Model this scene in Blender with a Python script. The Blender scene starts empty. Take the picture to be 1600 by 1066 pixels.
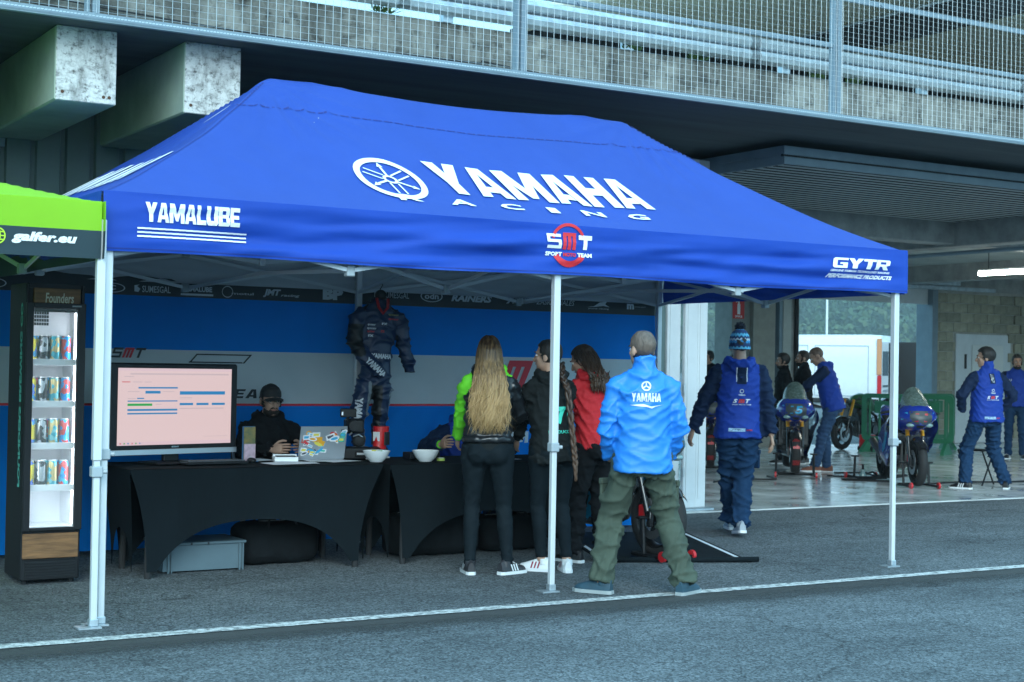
import bpy, bmesh, math, random
import numpy as np
from mathutils import Vector, Matrix, noise
from mathutils.bvhtree import BVHTree
sin, cos, pi, R = math.sin, math.cos, math.pi, math.radians
random.seed(7)
S = bpy.context.scene
COL = S.collection

# ------------------------------------------------------------------ camera
YAW, PITCH, ROLL = R(31.3), R(0.93), R(1.0)
fw = Vector((sin(YAW)*cos(PITCH), cos(YAW)*cos(PITCH), sin(PITCH)))
r0 = Vector((cos(YAW), -sin(YAW), 0)); u0 = r0.cross(fw)
rt = cos(ROLL)*r0 + sin(ROLL)*u0; up = -sin(ROLL)*r0 + cos(ROLL)*u0
cd = bpy.data.cameras.new('camera'); cam = bpy.data.objects.new('camera', cd); COL.objects.link(cam)
M = Matrix.Identity(4)
for i in range(3):
    M[i][0], M[i][1], M[i][2] = rt[i], up[i], -fw[i]
M[2][3] = 1.45
cam.matrix_world = M
cd.sensor_width = 36; cd.lens = 53.44; cd.clip_start = 0.1; cd.clip_end = 2000
cd.dof.use_dof = True; cd.dof.focus_distance = 9.6; cd.dof.aperture_fstop = 7.0
S.camera = cam

# ------------------------------------------------------------------ sky, sun, exposure
SUN_EL, SUN_AZ = R(29), R(205)          # soft overcast light from behind the camera's right
w = bpy.data.worlds.new('World'); S.world = w; w.use_nodes = True
nt = w.node_tree; nt.nodes.clear()
sky = nt.nodes.new('ShaderNodeTexSky'); sky.sky_type = 'NISHITA'; sky.sun_disc = False
sky.sun_elevation = SUN_EL; sky.sun_rotation = SUN_AZ; sky.air_density = 1.0; sky.dust_density = 3.0; sky.ozone_density = 2.0
mx = nt.nodes.new('ShaderNodeMix'); mx.data_type = 'RGBA'; mx.inputs[0].default_value = 0.72
mx.inputs[7].default_value = (4.4, 9.5, 12.6, 1)      # even cloud cover
bg = nt.nodes.new('ShaderNodeBackground'); bg.inputs[1].default_value = 0.12
ow = nt.nodes.new('ShaderNodeOutputWorld')
nt.links.new(sky.outputs[0], mx.inputs[6]); nt.links.new(mx.outputs[2], bg.inputs[0]); nt.links.new(bg.outputs[0], ow.inputs[0])
sd = bpy.data.lights.new('sun', 'SUN'); sd.energy = 1.4; sd.angle = R(35); sd.color = (.78, 0.97, 1.0)
so = bpy.data.objects.new('sun', sd); COL.objects.link(so)
sdir = Vector((sin(SUN_AZ)*cos(SUN_EL), cos(SUN_AZ)*cos(SUN_EL), sin(SUN_EL)))   # towards the sun
so.rotation_euler = sdir.to_track_quat('Z', 'Y').to_euler(); so.location = (0, 0, 30)
vs = S.view_settings; vs.view_transform = 'Standard'; vs.look = 'None'; vs.gamma = 1; vs.exposure = 0.90; vs.use_curve_mapping = False
S.render.engine = 'CYCLES'; S.cycles.use_denoising = True; S.cycles.max_bounces = 8; S.cycles.diffuse_bounces = 4
S.cycles.transparent_max_bounces = 12; S.cycles.caustics_reflective = False; S.cycles.caustics_refractive = False

# ------------------------------------------------------------------ materials
MATS = {}
def mat(name, col, rough=0.6, metal=0.0, var=0.0, vscale=6.0, bump=0.0, bscale=60.0, spec=0.5, emit=None, estr=0.0,
        alpha=1.0, trans=0.0, col2=None, stretch=(1, 1, 1), rvar=0.0, coat=0.0, sss=0.0, translucent=0.0, detail=6.0):
    if name in MATS: return MATS[name]
    m = bpy.data.materials.new(name); m.use_nodes = True; N = m.node_tree.nodes; L = m.node_tree.links
    b = N['Principled BSDF']; c4 = (*col, 1)
    b.inputs['Base Color'].default_value = c4; b.inputs['Roughness'].default_value = rough; b.inputs['Metallic'].default_value = metal
    b.inputs['Specular IOR Level'].default_value = spec; b.inputs['Alpha'].default_value = alpha
    b.inputs['Transmission Weight'].default_value = trans; b.inputs['Coat Weight'].default_value = coat
    if emit: b.inputs['Emission Color'].default_value = (*emit, 1); b.inputs['Emission Strength'].default_value = estr
    if sss: b.inputs['Subsurface Weight'].default_value = sss; b.inputs['Subsurface Radius'].default_value = (.02, .008, .004)
    if var or bump or rvar:
        tc = N.new('ShaderNodeTexCoord'); mp = N.new('ShaderNodeMapping'); mp.inputs['Scale'].default_value = stretch
        L.new(tc.outputs['Object'], mp.inputs[0])
    if var or rvar:
        n1 = N.new('ShaderNodeTexNoise'); n1.inputs['Scale'].default_value = vscale; n1.inputs['Detail'].default_value = detail
        n1.inputs['Roughness'].default_value = 0.62; L.new(mp.outputs[0], n1.inputs['Vector'])
        rp = N.new('ShaderNodeValToRGB'); rp.color_ramp.elements[0].position = 0.32; rp.color_ramp.elements[1].position = 0.68
        c2 = col2 or tuple(x*(1-var) for x in col)
        rp.color_ramp.elements[0].color = (*c2, 1); rp.color_ramp.elements[1].color = (*(tuple(min(1, x*(1+var*.5)) for x in col) if not col2 else col), 1)
        L.new(n1.outputs['Fac'], rp.inputs[0])
        if var: L.new(rp.outputs[0], b.inputs['Base Color'])
        if rvar:
            mr = N.new('ShaderNodeMapRange'); mr.inputs[1].default_value = .3; mr.inputs[2].default_value = .7
            mr.inputs[3].default_value = max(0.02, rough-rvar); mr.inputs[4].default_value = min(1, rough+rvar)
            L.new(n1.outputs['Fac'], mr.inputs[0]); L.new(mr.outputs[0], b.inputs['Roughness'])
    if bump:
        n2 = N.new('ShaderNodeTexNoise'); n2.inputs['Scale'].default_value = bscale; n2.inputs['Detail'].default_value = 4
        L.new(mp.outputs[0], n2.inputs['Vector'])
        bp = N.new('ShaderNodeBump'); bp.inputs['Strength'].default_value = bump; bp.inputs['Distance'].default_value = 0.01
        L.new(n2.outputs['Fac'], bp.inputs['Height']); L.new(bp.outputs[0], b.inputs['Normal'])
    if translucent:
        tr = N.new('ShaderNodeBsdfTranslucent'); ms = N.new('ShaderNodeMixShader'); ms.inputs[0].default_value = translucent
        src = b.inputs['Base Color'].links[0].from_socket if b.inputs['Base Color'].is_linked else None
        if src: L.new(src, tr.inputs[0])
        else: tr.inputs[0].default_value = c4
        L.new(b.outputs[0], ms.inputs[1]); L.new(tr.outputs[0], ms.inputs[2]); L.new(ms.outputs[0], N['Material Output'].inputs[0])
    MATS[name] = m
    return m

# ------------------------------------------------------------------ mesh helpers
def V(*a): return Vector(a)
class MB:
    def __init__(s): s.v = []; s.f = []; s.m = []
    def add(s, vs, fs, mi=0):
        o = len(s.v); s.v += [tuple(p) for p in vs]; s.f += [tuple(o+i for i in f) for f in fs]; s.m += [mi]*len(fs); return s
    def box(s, x0, x1, y0, y1, z0, z1, mi=0, T=None, c=0.0):
        if c <= 0:
            vs = [(x, y, z) for z in (z0, z1) for y in (y0, y1) for x in (x0, x1)]
            fs = [(0, 2, 3, 1), (4, 5, 7, 6), (0, 1, 5, 4), (2, 6, 7, 3), (0, 4, 6, 2), (1, 3, 7, 5)]
        else:
            bm = bmesh.new(); bmesh.ops.create_cube(bm, size=1)
            bmesh.ops.scale(bm, vec=(x1-x0, y1-y0, z1-z0), verts=bm.verts)
            bmesh.ops.translate(bm, vec=((x0+x1)/2, (y0+y1)/2, (z0+z1)/2), verts=bm.verts)
            bmesh.ops.bevel(bm, geom=bm.edges[:], offset=min(c, (x1-x0)*.45, (y1-y0)*.45, (z1-z0)*.45), segments=2 if c > .015 else 1, affect='EDGES', profile=.5)
            bm.verts.index_update(); vs = [v.co.copy() for v in bm.verts]; fs = [[v.index for v in f.verts] for f in bm.faces]; bm.free()
        if T is not None: vs = [T @ Vector(p) for p in vs]
        return s.add(vs, fs, mi)
    def tube(s, pts, rad, seg=8, mi=0, cap=True, ref=None, flat=1.0, rnd=0):
        P = [Vector(p) for p in pts]; n = len(P); rs = rad if hasattr(rad, '__len__') else [rad]*n
        if rnd:   # rounded ends
            d0 = (P[0]-P[1]).normalized(); d1 = (P[-1]-P[-2]).normalized(); a, b = rs[0], rs[-1]
            P = [P[0]+d0*a*.95, P[0]+d0*a*.6] + P + [P[-1]+d1*b*.6, P[-1]+d1*b*.95]; rs = [a*.3, a*.8] + list(rs) + [b*.8, b*.3]; n += 4
        t0 = (P[1]-P[0]).normalized(); r = Vector(ref) if ref else (Vector((1, 0, 0)) if abs(t0.x) < .8 else Vector((0, 1, 0)))
        rings = []
        for i in range(n):
            t = (P[min(i+1, n-1)]-P[max(i-1, 0)]).normalized(); r = (r-t*r.dot(t))
            r = r.normalized() if r.length > 1e-6 else t.orthogonal().normalized(); q = t.cross(r)
            rings.append([P[i]+r*rs[i]*cos(2*pi*k/seg)+q*rs[i]*flat*sin(2*pi*k/seg) for k in range(seg)])
        return s.loft(rings, mi, cap)
    def loft(s, rings, mi=0, cap=True, closed=True):
        k = len(rings[0]); vs = [p for r in rings for p in r]; fs = []
        for i in range(len(rings)-1):
            for j in range(k if closed else k-1):
                a = i*k+j; b = i*k+(j+1) % k; fs.append((a, b, b+k, a+k))
        if cap and closed: fs.append(tuple(range(k-1, -1, -1))); fs.append(tuple(range(len(vs)-k, len(vs))))
        return s.add(vs, fs, mi)
    def ell(s, c, rad, seg=14, rings=9, mi=0, T=None):
        vs = [(0, 0, -1)]; fs = []
        for i in range(1, rings):
            a = -pi/2+pi*i/rings; vs += [(cos(a)*cos(2*pi*j/seg), cos(a)*sin(2*pi*j/seg), sin(a)) for j in range(seg)]
        vs.append((0, 0, 1)); n = len(vs)-1
        for j in range(seg): fs.append((0, 1+(j+1) % seg, 1+j)); fs.append((n, n-seg+j, n-seg+(j+1) % seg))
        for i in range(rings-2):
            for j in range(seg):
                a = 1+i*seg+j; b = 1+i*seg+(j+1) % seg; fs.append((a, b, b+seg, a+seg))
        T = T if T is not None else Matrix.Identity(3)
        return s.add([Vector(c)+T @ Vector((p[0]*rad[0], p[1]*rad[1], p[2]*rad[2])) for p in vs], fs, mi)
    def lathe(s, prof, seg=24, T=None, mi=0, cap=False):
        rings = [[Vector((r*cos(2*pi*k/seg), r*sin(2*pi*k/seg), z)) for k in range(seg)] for r, z in prof]
        if T is not None: rings = [[T @ p for p in r] for r in rings]
        return s.loft(rings, mi, cap)
    def prism(s, poly, f0, f1, mi=0):       # poly of (a,b); f0/f1 map (a,b) to the two end points
        n = len(poly); vs = [f0(*p) for p in poly]+[f1(*p) for p in poly]
        return s.add(vs, [tuple(range(n-1, -1, -1)), tuple(range(n, 2*n))]+[(i, (i+1) % n, n+(i+1) % n, n+i) for i in range(n)], mi)
    def grid(s, nu, nv, fn, mi=0, mfn=None):
        o = len(s.v); s.v += [tuple(fn(i/nu, j/nv)) for j in range(nv+1) for i in range(nu+1)]
        for j in range(nv):
            for i in range(nu):
                a = o+j*(nu+1)+i; s.f.append((a, a+1, a+nu+2, a+nu+1)); s.m.append(mfn(i, j) if mfn else mi)
        return s
    def mesh(s, name, mats, smooth=False, fix=False):
        me = bpy.data.meshes.new(name); me.from_pydata(s.v, [], s.f)
        for m in (mats if isinstance(mats, (list, tuple)) else [mats]): me.materials.append(m)
        if isinstance(mats, (list, tuple)) and len(mats) > 1: me.polygons.foreach_set('material_index', s.m)
        if fix:
            bm = bmesh.new(); bm.from_mesh(me); bmesh.ops.recalc_face_normals(bm, faces=bm.faces); bm.to_mesh(me); bm.free()
        if smooth:
            me.polygons.foreach_set('use_smooth', [True]*len(me.polygons))
            if smooth is not True: me.set_sharp_from_angle(angle=R(smooth))
        me.update(); return me
    def build(s, name, mats, parent=None, smooth=False, loc=None, rz=0, fix=False):
        return link(name, s.mesh(name, mats, smooth, fix), parent, loc, rz)
def link(name, me, parent=None, loc=None, rz=0):
    o = bpy.data.objects.new(name, me); COL.objects.link(o)
    if parent: o.parent = parent
    if loc: o.location = loc
    if rz: o.rotation_euler.z = rz
    return o
def tag(o, label, cat, group=None):
    o['label'] = label; o['category'] = cat
    if group: o['group'] = group
    return o
def thing(name, label, cat, loc=(0, 0, 0), rz=0, group=None):
    o = bpy.data.objects.new(name, None); COL.objects.link(o); o.location = loc; o.rotation_euler.z = rz; o.empty_display_size = .1
    return tag(o, label, cat, group)
def struct(o, kind='structure'): o['kind'] = kind; return o
def copy_tree(o, loc, rz, label, parent=None):
    c = o.copy(); COL.objects.link(c); c.parent = parent
    if loc is not None: c.location = loc; c.rotation_euler.z = rz; c['label'] = label
    for ch in list(o.children): copy_tree(ch, None, 0, None, c)
    return c

# lettering: meshes from the built-in font, fitted to a box, then laid on a surface
_TX = {}
def text_mesh(s, bold=0.02, shear=0.0, space=1.0):
    k = (s, bold, shear, space)
    if k not in _TX:
        cu = bpy.data.curves.new('txt', 'FONT'); cu.body = s; cu.offset = bold; cu.shear = shear; cu.space_character = space; cu.resolution_u = 2
        o = bpy.data.objects.new('txt', cu); COL.objects.link(o); bpy.context.view_layer.update()
        me = bpy.data.meshes.new_from_object(o); bpy.data.objects.remove(o)
        vs = np.array([v.co[:2] for v in me.vertices]); fs = [tuple(p.vertices) for p in me.polygons]
        lo, hi = vs.min(0), vs.max(0); _TX[k] = ((vs-lo)/(hi-lo), fs, (hi-lo)[0]/(hi-lo)[1]); bpy.data.meshes.remove(me)
    return _TX[k]
def lettering(mb, s, fn, x0, x1, z0, z1, mi=0, bold=0.02, shear=0.0, space=1.0):
    """fn(a, b) -> 3-D point; the word fills x0..x1, z0..z1 in (a, b)"""
    vs, fs, _ = text_mesh(s, bold, shear, space)
    mb.add([fn(x0+(x1-x0)*p[0], z0+(z1-z0)*p[1]) for p in vs], fs, mi)
def refined(mb, L):
    """the same art cut into pieces no longer than L, so that it can follow a rippled surface"""
    bm = bmesh.new(); vs = [bm.verts.new(p) for p in mb.v]; mats = []
    for f, mi in zip(mb.f, mb.m):
        try: q = bm.faces.new([vs[i] for i in f]); q.material_index = mi
        except ValueError: pass
    bm.normal_update(); bmesh.ops.triangulate(bm, faces=bm.faces[:])
    for _ in range(6):
        e = [x for x in bm.edges if x.calc_length() > L]
        if not e: break
        bmesh.ops.subdivide_edges(bm, edges=e, cuts=1); bmesh.ops.triangulate(bm, faces=bm.faces[:])
    bm.verts.index_update(); out = MB(); out.v = [tuple(v.co) for v in bm.verts]; out.f = [tuple(v.index for v in f.verts) for f in bm.faces]; out.m = [f.material_index for f in bm.faces]; bm.free(); return out
def mapped(mb, L, fn): r = refined(mb, L); r.v = [tuple(fn(p[0], p[2])) for p in r.v]; return r
flat = lambda a, b: (a, 0.0, b)
def flat_poly(mb, pts, fn, mi=0): mb.add([fn(*p) for p in pts], [tuple(range(len(pts)))], mi)
def ring_poly(mb, c, r0, r1, fn, mi=0, seg=40, a0=0, a1=2*pi):
    n = seg; A = [a0+(a1-a0)*i/n for i in range(n+1)]
    vs = [fn(c[0]+r[0]*cos(a), c[1]+r[1]*sin(a)) for r in (r0, r1) for a in A]
    mb.add(vs, [(i, i+1, n+2+i, n+1+i) for i in range(n)], mi)
def rot(ax, a): return Matrix.Rotation(a, 3, ax)

# ================================================================== THE SETTING
def asphalt_mat():
    m = bpy.data.materials.new('asphalt'); m.use_nodes = True; N = m.node_tree.nodes; L = m.node_tree.links; b = N['Principled BSDF']
    tc = N.new('ShaderNodeTexCoord')
    def nz(sc, det=4, rough=.6, warp=None):
        n = N.new('ShaderNodeTexNoise'); n.inputs['Scale'].default_value = sc; n.inputs['Detail'].default_value = det; n.inputs['Roughness'].default_value = rough
        L.new(warp or tc.outputs['Object'], n.inputs['Vector']); return n.outputs['Fac']
    def ramp(src, p0, c0, p1, c1):
        r = N.new('ShaderNodeValToRGB'); e = r.color_ramp.elements; e[0].position = p0; e[0].color = c0; e[1].position = p1; e[1].color = c1
        L.new(src, r.inputs[0]); return r.outputs[0]
    def mul(a, b2, f=1.0):
        k = N.new('ShaderNodeMix'); k.data_type = 'RGBA'; k.blend_type = 'MULTIPLY'; k.inputs[0].default_value = f; L.new(a, k.inputs[6]); L.new(b2, k.inputs[7]); return k.outputs[2]
    vo = N.new('ShaderNodeTexVoronoi'); vo.inputs['Scale'].default_value = 95; L.new(tc.outputs['Object'], vo.inputs['Vector'])
    stones = ramp(vo.outputs['Color'], .15, (.040, .047, .052, 1), .95, (.215, .24, .255, 1))
    mott = ramp(nz(.8, 7, .7), .32, (.62, .63, .64, 1), .68, (1.2, 1.2, 1.2, 1))
    fine = ramp(nz(26, 3), .3, (.7, .7, .7, 1), .7, (1.2, 1.2, 1.2, 1))
    spots = ramp(nz(2.3, 5, .7), .30, (.38, .38, .38, 1), .35, (1, 1, 1, 1))        # oil and damp patches
    mp = N.new('ShaderNodeMapping'); mp.inputs['Scale'].default_value = (.35, 4, 1); L.new(tc.outputs['Object'], mp.inputs[0])
    streak = ramp(nz(1.6, 4, .6, mp.outputs[0]), .3, (.86, .86, .86, 1), .65, (1.08, 1.08, 1.08, 1))
    nw = N.new('ShaderNodeTexNoise'); nw.inputs['Scale'].default_value = 1.7; nw.inputs['Detail'].default_value = 5; L.new(tc.outputs['Object'], nw.inputs['Vector'])
    wm = N.new('ShaderNodeMix'); wm.data_type = 'RGBA'; wm.blend_type = 'ADD'; wm.inputs[0].default_value = .9; L.new(tc.outputs['Object'], wm.inputs[6]); L.new(nw.outputs['Color'], wm.inputs[7])
    cr = N.new('ShaderNodeTexVoronoi'); cr.feature = 'DISTANCE_TO_EDGE'; cr.inputs['Scale'].default_value = .28; L.new(wm.outputs[2], cr.inputs['Vector'])
    crack = ramp(cr.outputs['Distance'], .0012, (.45, .45, .45, 1), .004, (1, 1, 1, 1))          # hairline cracks
    c = mul(mul(mul(mul(mul(stones, mott), fine), spots, .8), streak), crack)
    L.new(c, b.inputs['Base Color']); b.inputs['Roughness'].default_value = .88; b.inputs['Specular IOR Level'].default_value = .3
    bp = N.new('ShaderNodeBump'); bp.inputs['Strength'].default_value = .7; bp.inputs['Distance'].default_value = .006
    L.new(vo.outputs['Distance'], bp.inputs['Height']); L.new(bp.outputs[0], b.inputs['Normal'])
    return m
M_asph = asphalt_mat()
g = MB(); g.add([(-900, -900, 0), (900, -900, 0), (900, 900, 0), (-900, 900, 0)], [(0, 1, 2, 3)])
struct(g.build('ground', M_asph))
# shallow drainage gutter with its dark damp bed, then the painted line
M_gut = mat('gutter_stain', (.05, .052, .052), .8, bump=.5, bscale=160)
def fade_edges(m):
    N = m.node_tree.nodes; L = m.node_tree.links; b = N['Principled BSDF']; tc = N.new('ShaderNodeTexCoord'); sp = N.new('ShaderNodeSeparateXYZ'); L.new(tc.outputs['Object'], sp.inputs[0])
    r = N.new('ShaderNodeMapRange'); r.inputs[1].default_value = 7.28; r.inputs[2].default_value = 7.62; L.new(sp.outputs[1], r.inputs[0])
    mp = N.new('ShaderNodeMapping'); mp.inputs['Scale'].default_value = (.5, 2.5, 1); L.new(tc.outputs['Object'], mp.inputs[0])
    out = None
    for sc, k in ((1.6, .7), (40, .35)):
        n = N.new('ShaderNodeTexNoise'); n.inputs['Scale'].default_value = sc; n.inputs['Detail'].default_value = 6; n.inputs['Roughness'].default_value = .7; L.new(mp.outputs[0] if sc < 9 else tc.outputs['Object'], n.inputs['Vector'])
        q = N.new('ShaderNodeMath'); q.operation = 'MULTIPLY_ADD'; q.inputs[1].default_value = k*2; q.inputs[2].default_value = -k; L.new(n.outputs['Fac'], q.inputs[0])
        z = N.new('ShaderNodeMath'); z.operation = 'ADD'; L.new(out or r.outputs[0], z.inputs[0]); L.new(q.outputs[0], z.inputs[1]); out = z.outputs[0]
    c = N.new('ShaderNodeMath'); c.operation = 'MULTIPLY'; c.use_clamp = True; c.inputs[1].default_value = .95; L.new(out, c.inputs[0]); L.new(c.outputs[0], b.inputs['Alpha'])
fade_edges(M_gut)
gm = MB(); gm.grid(160, 4, lambda u, v: (-6+36*u, 7.14+.59*v, .005)); struct(gm.build('gutter', M_gut))
M_line = mat('line_paint', (.74, .75, .74), .7, var=.0, bump=.3, bscale=120)
def worn_paint(m):
    N = m.node_tree.nodes; L = m.node_tree.links; b = N['Principled BSDF']; tc = N.new('ShaderNodeTexCoord')
    n = N.new('ShaderNodeTexNoise'); n.inputs['Scale'].default_value = 22; n.inputs['Detail'].default_value = 7; n.inputs['Roughness'].default_value = .75
    L.new(tc.outputs['Object'], n.inputs['Vector']); r = N.new('ShaderNodeValToRGB'); e = r.color_ramp.elements
    e[0].position = .41; e[0].color = (.17, .18, .18, 1); e[1].position = .56; e[1].color = (.62, .63, .62, 1); L.new(n.outputs['Fac'], r.inputs[0]); L.new(r.outputs[0], b.inputs['Base Color'])
worn_paint(M_line)
lm = MB(); lm.grid(240, 1, lambda u, v: (-6+36*u, 7.735+.115*v+.008*noise.noise(V(u*200, v*7, 0)), .0085))
struct(lm.build('road_line', M_line))

# garage floor: polished grey concrete
M_floor = mat('polished_concrete', (.55, .58, .58), .17, var=.3, vscale=1.6, rvar=.1, spec=.6, bump=.03, bscale=8)
fl = MB(); fl.box(4.3, 45, 12.1, 22.3, -.2, .014); struct(fl.build('garage_floor', M_floor))
M_conc = mat('concrete', (.36, .37, .36), .85, var=.35, vscale=3, bump=.3, bscale=40)
M_concd = mat('shaded_soffit_concrete', (.07, .085, .095), .8, var=.4, vscale=1.2, bump=.25, bscale=5, stretch=(.3, 3, 1))  # shade under the deck put into the dark base colour
M_beam = mat('bounce_tinted_paint', (.36, .44, .39), .75, var=.2, vscale=3, bump=.25, bscale=30)  # green bounce of the lime tent mixed into the white paint colour
def stained(m, base, dark, sc=5.0, lo=.40, hi=.56, fine=38):
    N = m.node_tree.nodes; L = m.node_tree.links; b = N['Principled BSDF']; tc = N.new('ShaderNodeTexCoord'); out = None
    for scale, a0, a1, stretch in ((sc, lo, hi, (1, 1, .35)), (fine, .36, .47, (1, 1, 1)), (sc*2.2, .33, .5, (1, 1, 2))):
        mp = N.new('ShaderNodeMapping'); mp.inputs['Scale'].default_value = stretch; L.new(tc.outputs['Object'], mp.inputs[0])
        n = N.new('ShaderNodeTexNoise'); n.inputs['Scale'].default_value = scale; n.inputs['Detail'].default_value = 8; n.inputs['Roughness'].default_value = .72; L.new(mp.outputs[0], n.inputs['Vector'])
        r = N.new('ShaderNodeValToRGB'); e = r.color_ramp.elements; e[0].position = a0; e[1].position = a1
        e[0].color = (*[d/bb for d, bb in zip(dark, base)], 1); e[1].color = (1, 1, 1, 1); L.new(n.outputs['Fac'], r.inputs[0])
        k = N.new('ShaderNodeMix'); k.data_type = 'RGBA'; k.blend_type = 'MULTIPLY'; k.inputs[0].default_value = .75
        if out: L.new(out, k.inputs[6])
        else: k.inputs[6].default_value = (*base, 1)
        L.new(r.outputs[0], k.inputs[7]); out = k.outputs[2]
    L.new(out, b.inputs['Base Color'])
M_beamend = mat('weathered_beam_end', (.6, .6, .58), .9, bump=.5, bscale=45); stained(M_beamend, (.62, .62, .6), (.07, .07, .065), 4.0, .36, .5, 30)
M_wallc = mat('stained_wall', (.3, .3, .28), .9, bump=.4, bscale=25); stained(M_wallc, (.27, .27, .245), (.03, .03, .026), 1.6, .42, .64, 7)
M_galv = mat('galvanised_steel', (.52, .58, .62), .42, metal=.75, var=.25, vscale=9)
M_wire = mat('galvanised_wire', (.48, .53, .55), .5, metal=.6)
M_clad = mat('cladding', (.11, .17, .17), .5, var=.15, vscale=3)
M_white = mat('white_panel', (.66, .70, .72), .45, var=.08, vscale=4)
M_dark = mat('black_matter', (.012, .013, .015), .6)
M_steel = mat('blue_grey_steel', (.20, .27, .32), .45, var=.12, vscale=5)

# the pit building
B = thing('pit_building', 'long concrete pit building with garages under an overhanging deck', 'building')
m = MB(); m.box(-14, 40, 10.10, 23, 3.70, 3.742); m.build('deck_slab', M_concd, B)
m = MB(); m.box(-14, 40, 10.06, 10.10, 3.692, 3.708); m.box(-14, 40, 10.085, 10.10, 3.708, 3.752); m.build('deck_edge_channel', M_steel, B)
m = MB(); m.box(-14, 40, 10.11, 16.4, 3.7425, 3.748); m.build('deck_bounce_sheet', mat('deck_concrete', (.48, .48, .45), .85, var=.2), B)  # unseen pale deck top, added to bounce light onto the stand ceiling
m = MB()
for i in range(620): x = -2+i*.024; m.add([(x, 10.03, 3.716), (x+.018, 10.03, 3.716), (x+.03, 10.05, 3.728), (x+.012, 10.05, 3.728)], [(0, 1, 2, 3)])
o = m.build('grating_lip', M_wire, B); o['kind'] = 'stuff'
for x in (-1.80, -.91, -.02, .87, 1.76, 2.65, 3.55):
    m = MB(); m.box(x, x+.42, 10.352, 12.6, 3.19, 3.70, c=.012)
    bo = m.build('beam', M_beam, B)
    e = MB(); e.box(x+.004, x+.416, 10.345, 10.353, 3.194, 3.698, c=.004); e.build('beam_end', M_beamend, bo)
    for dx, dz in ((.05, .06), (.33, .05), (.37, .05)):
        h = MB(); h.tube([(x+dx, 10.343, 3.19+dz), (x+dx, 10.36, 3.19+dz)], .012, 10); h.build('tie_hole', mat('rust', (.09, .045, .025), .9), bo)
m = MB(); m.box(-14, 3.3, 12.55, 12.7, 3.19, 3.70); m.box(3.3, 9.3, 12.55, 12.7, 3.60, 3.70); m.build('lintel', M_conc, B)
def board(w, z1):
    k = MB(); prof = [(0, 0), (.012, -.035), (w-.045, -.035), (w-.033, 0), (w, 0)]
    k.prism(prof+[(w, .03), (0, .03)], lambda a, b: (a, b, 0.0), lambda a, b: (a, b, z1)); return k.mesh('cladding_board', M_clad)
b1, b2, b3 = board(.238, 3.115), board(.238, 3.60), board(.238, .70)
CW = thing('cladding_wall', 'grey green ribbed metal cladding of the pit building behind the tents', 'wall', (0, 12.43, 0))
for i in range(49):
    bay = 4.4 < -2.2+i*.238 < 8.8            # an open garage bay lies behind the gazebo
    link('cladding_board', b1 if i < 21 else b3 if bay else b2, CW, (-2.2+i*.238, 0, 2.9 if bay else 0))
m = MB(); m.box(-2.2, 2.79, -.05, .06, 3.116, 3.188); m.build('top_rail', M_steel, CW)
# folded white door leaves beside the garage opening
FD = thing('folding_door', 'white folding door leaves stacked beside the garage opening', 'door', (9.36, 12.36, 0))
for i, (x0, y0, wd) in enumerate(((0, 0, .17), (.19, -.05, .16), (.37, -.02, .13))):
    m = MB(); m.box(x0, x0+wd, y0, y0+.05, .03, 3.60, c=.006); m.box(x0+.03, x0+wd-.03, y0-.006, y0-.001, .12, 3.5); m.build('leaf', M_white, FD)
m = MB()
for z in (.35, 1.2, 2.1): m.tube([(.18, -.06, z), (.18, -.06, z+.1)], .012, 8)
m.build('hinge', M_galv, FD)
m = MB(); m.box(9.3, 9.93, 12.27, 12.60, 0, .03, c=.008); m.build('threshold_plate', M_galv, B)
m = MB(); m.box(9.30, 9.345, 12.42, 12.6, 0.03, 3.6); m.box(9.875, 9.91, 12.40, 12.55, .03, 3.45, c=.006); m.build('door_jamb', M_white, B)
# overhead sectional door with slatted underside
OD = thing('overhead_door', 'slatted grey garage door raised flat under the concrete deck', 'door', (9.87, 11.21, 3.454))
m = MB(); m.box(0, 5.6, 0, .03, 0, .075, c=.004); m.build('front_rail', M_steel, OD)
m = MB(); m.box(0, 5.6, .004, .03, .095, .18, c=.004); m.build('upper_rail', M_steel, OD)
m = MB(); m.box(0, 5.6, .02, .05, .074, .10); m.build('shadow_gap', M_dark, OD)
m = MB(); m.box(0, .03, .03, 3.0, 0.0, .08); m.box(.006, .03, .03, 3.0, .08, .1); m.box(0, .03, .03, 3.0, .1, .18); m.build('side_rail', M_steel, OD)
M_slat = mat('door_slat', (.42, .46, .47), .42, metal=.2, var=.1, vscale=4)
m = MB(); m.prism([(0, .03), (.006, .004), (.012, 0), (.096, 0), (.108, .012), (.112, .045), (0, .045)], lambda a, b: (.03, a, b), lambda a, b: (5.57, a, b)); m.m[2] = m.m[3] = m.m[6] = 1; sl = m.mesh('slat', [M_slat, M_dark])  # edge faces black: rubber joints, with the gap shade put into the colour
for i in range(19): link('slat', sl, OD, (0, .035+i*.156, -.004))
m = MB(); m.box(.03, 5.57, .03, 3.0, .05, .07); m.build('gap_shade_board', M_dark, OD)  # black board added so the slat gaps read as dark shade
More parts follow.
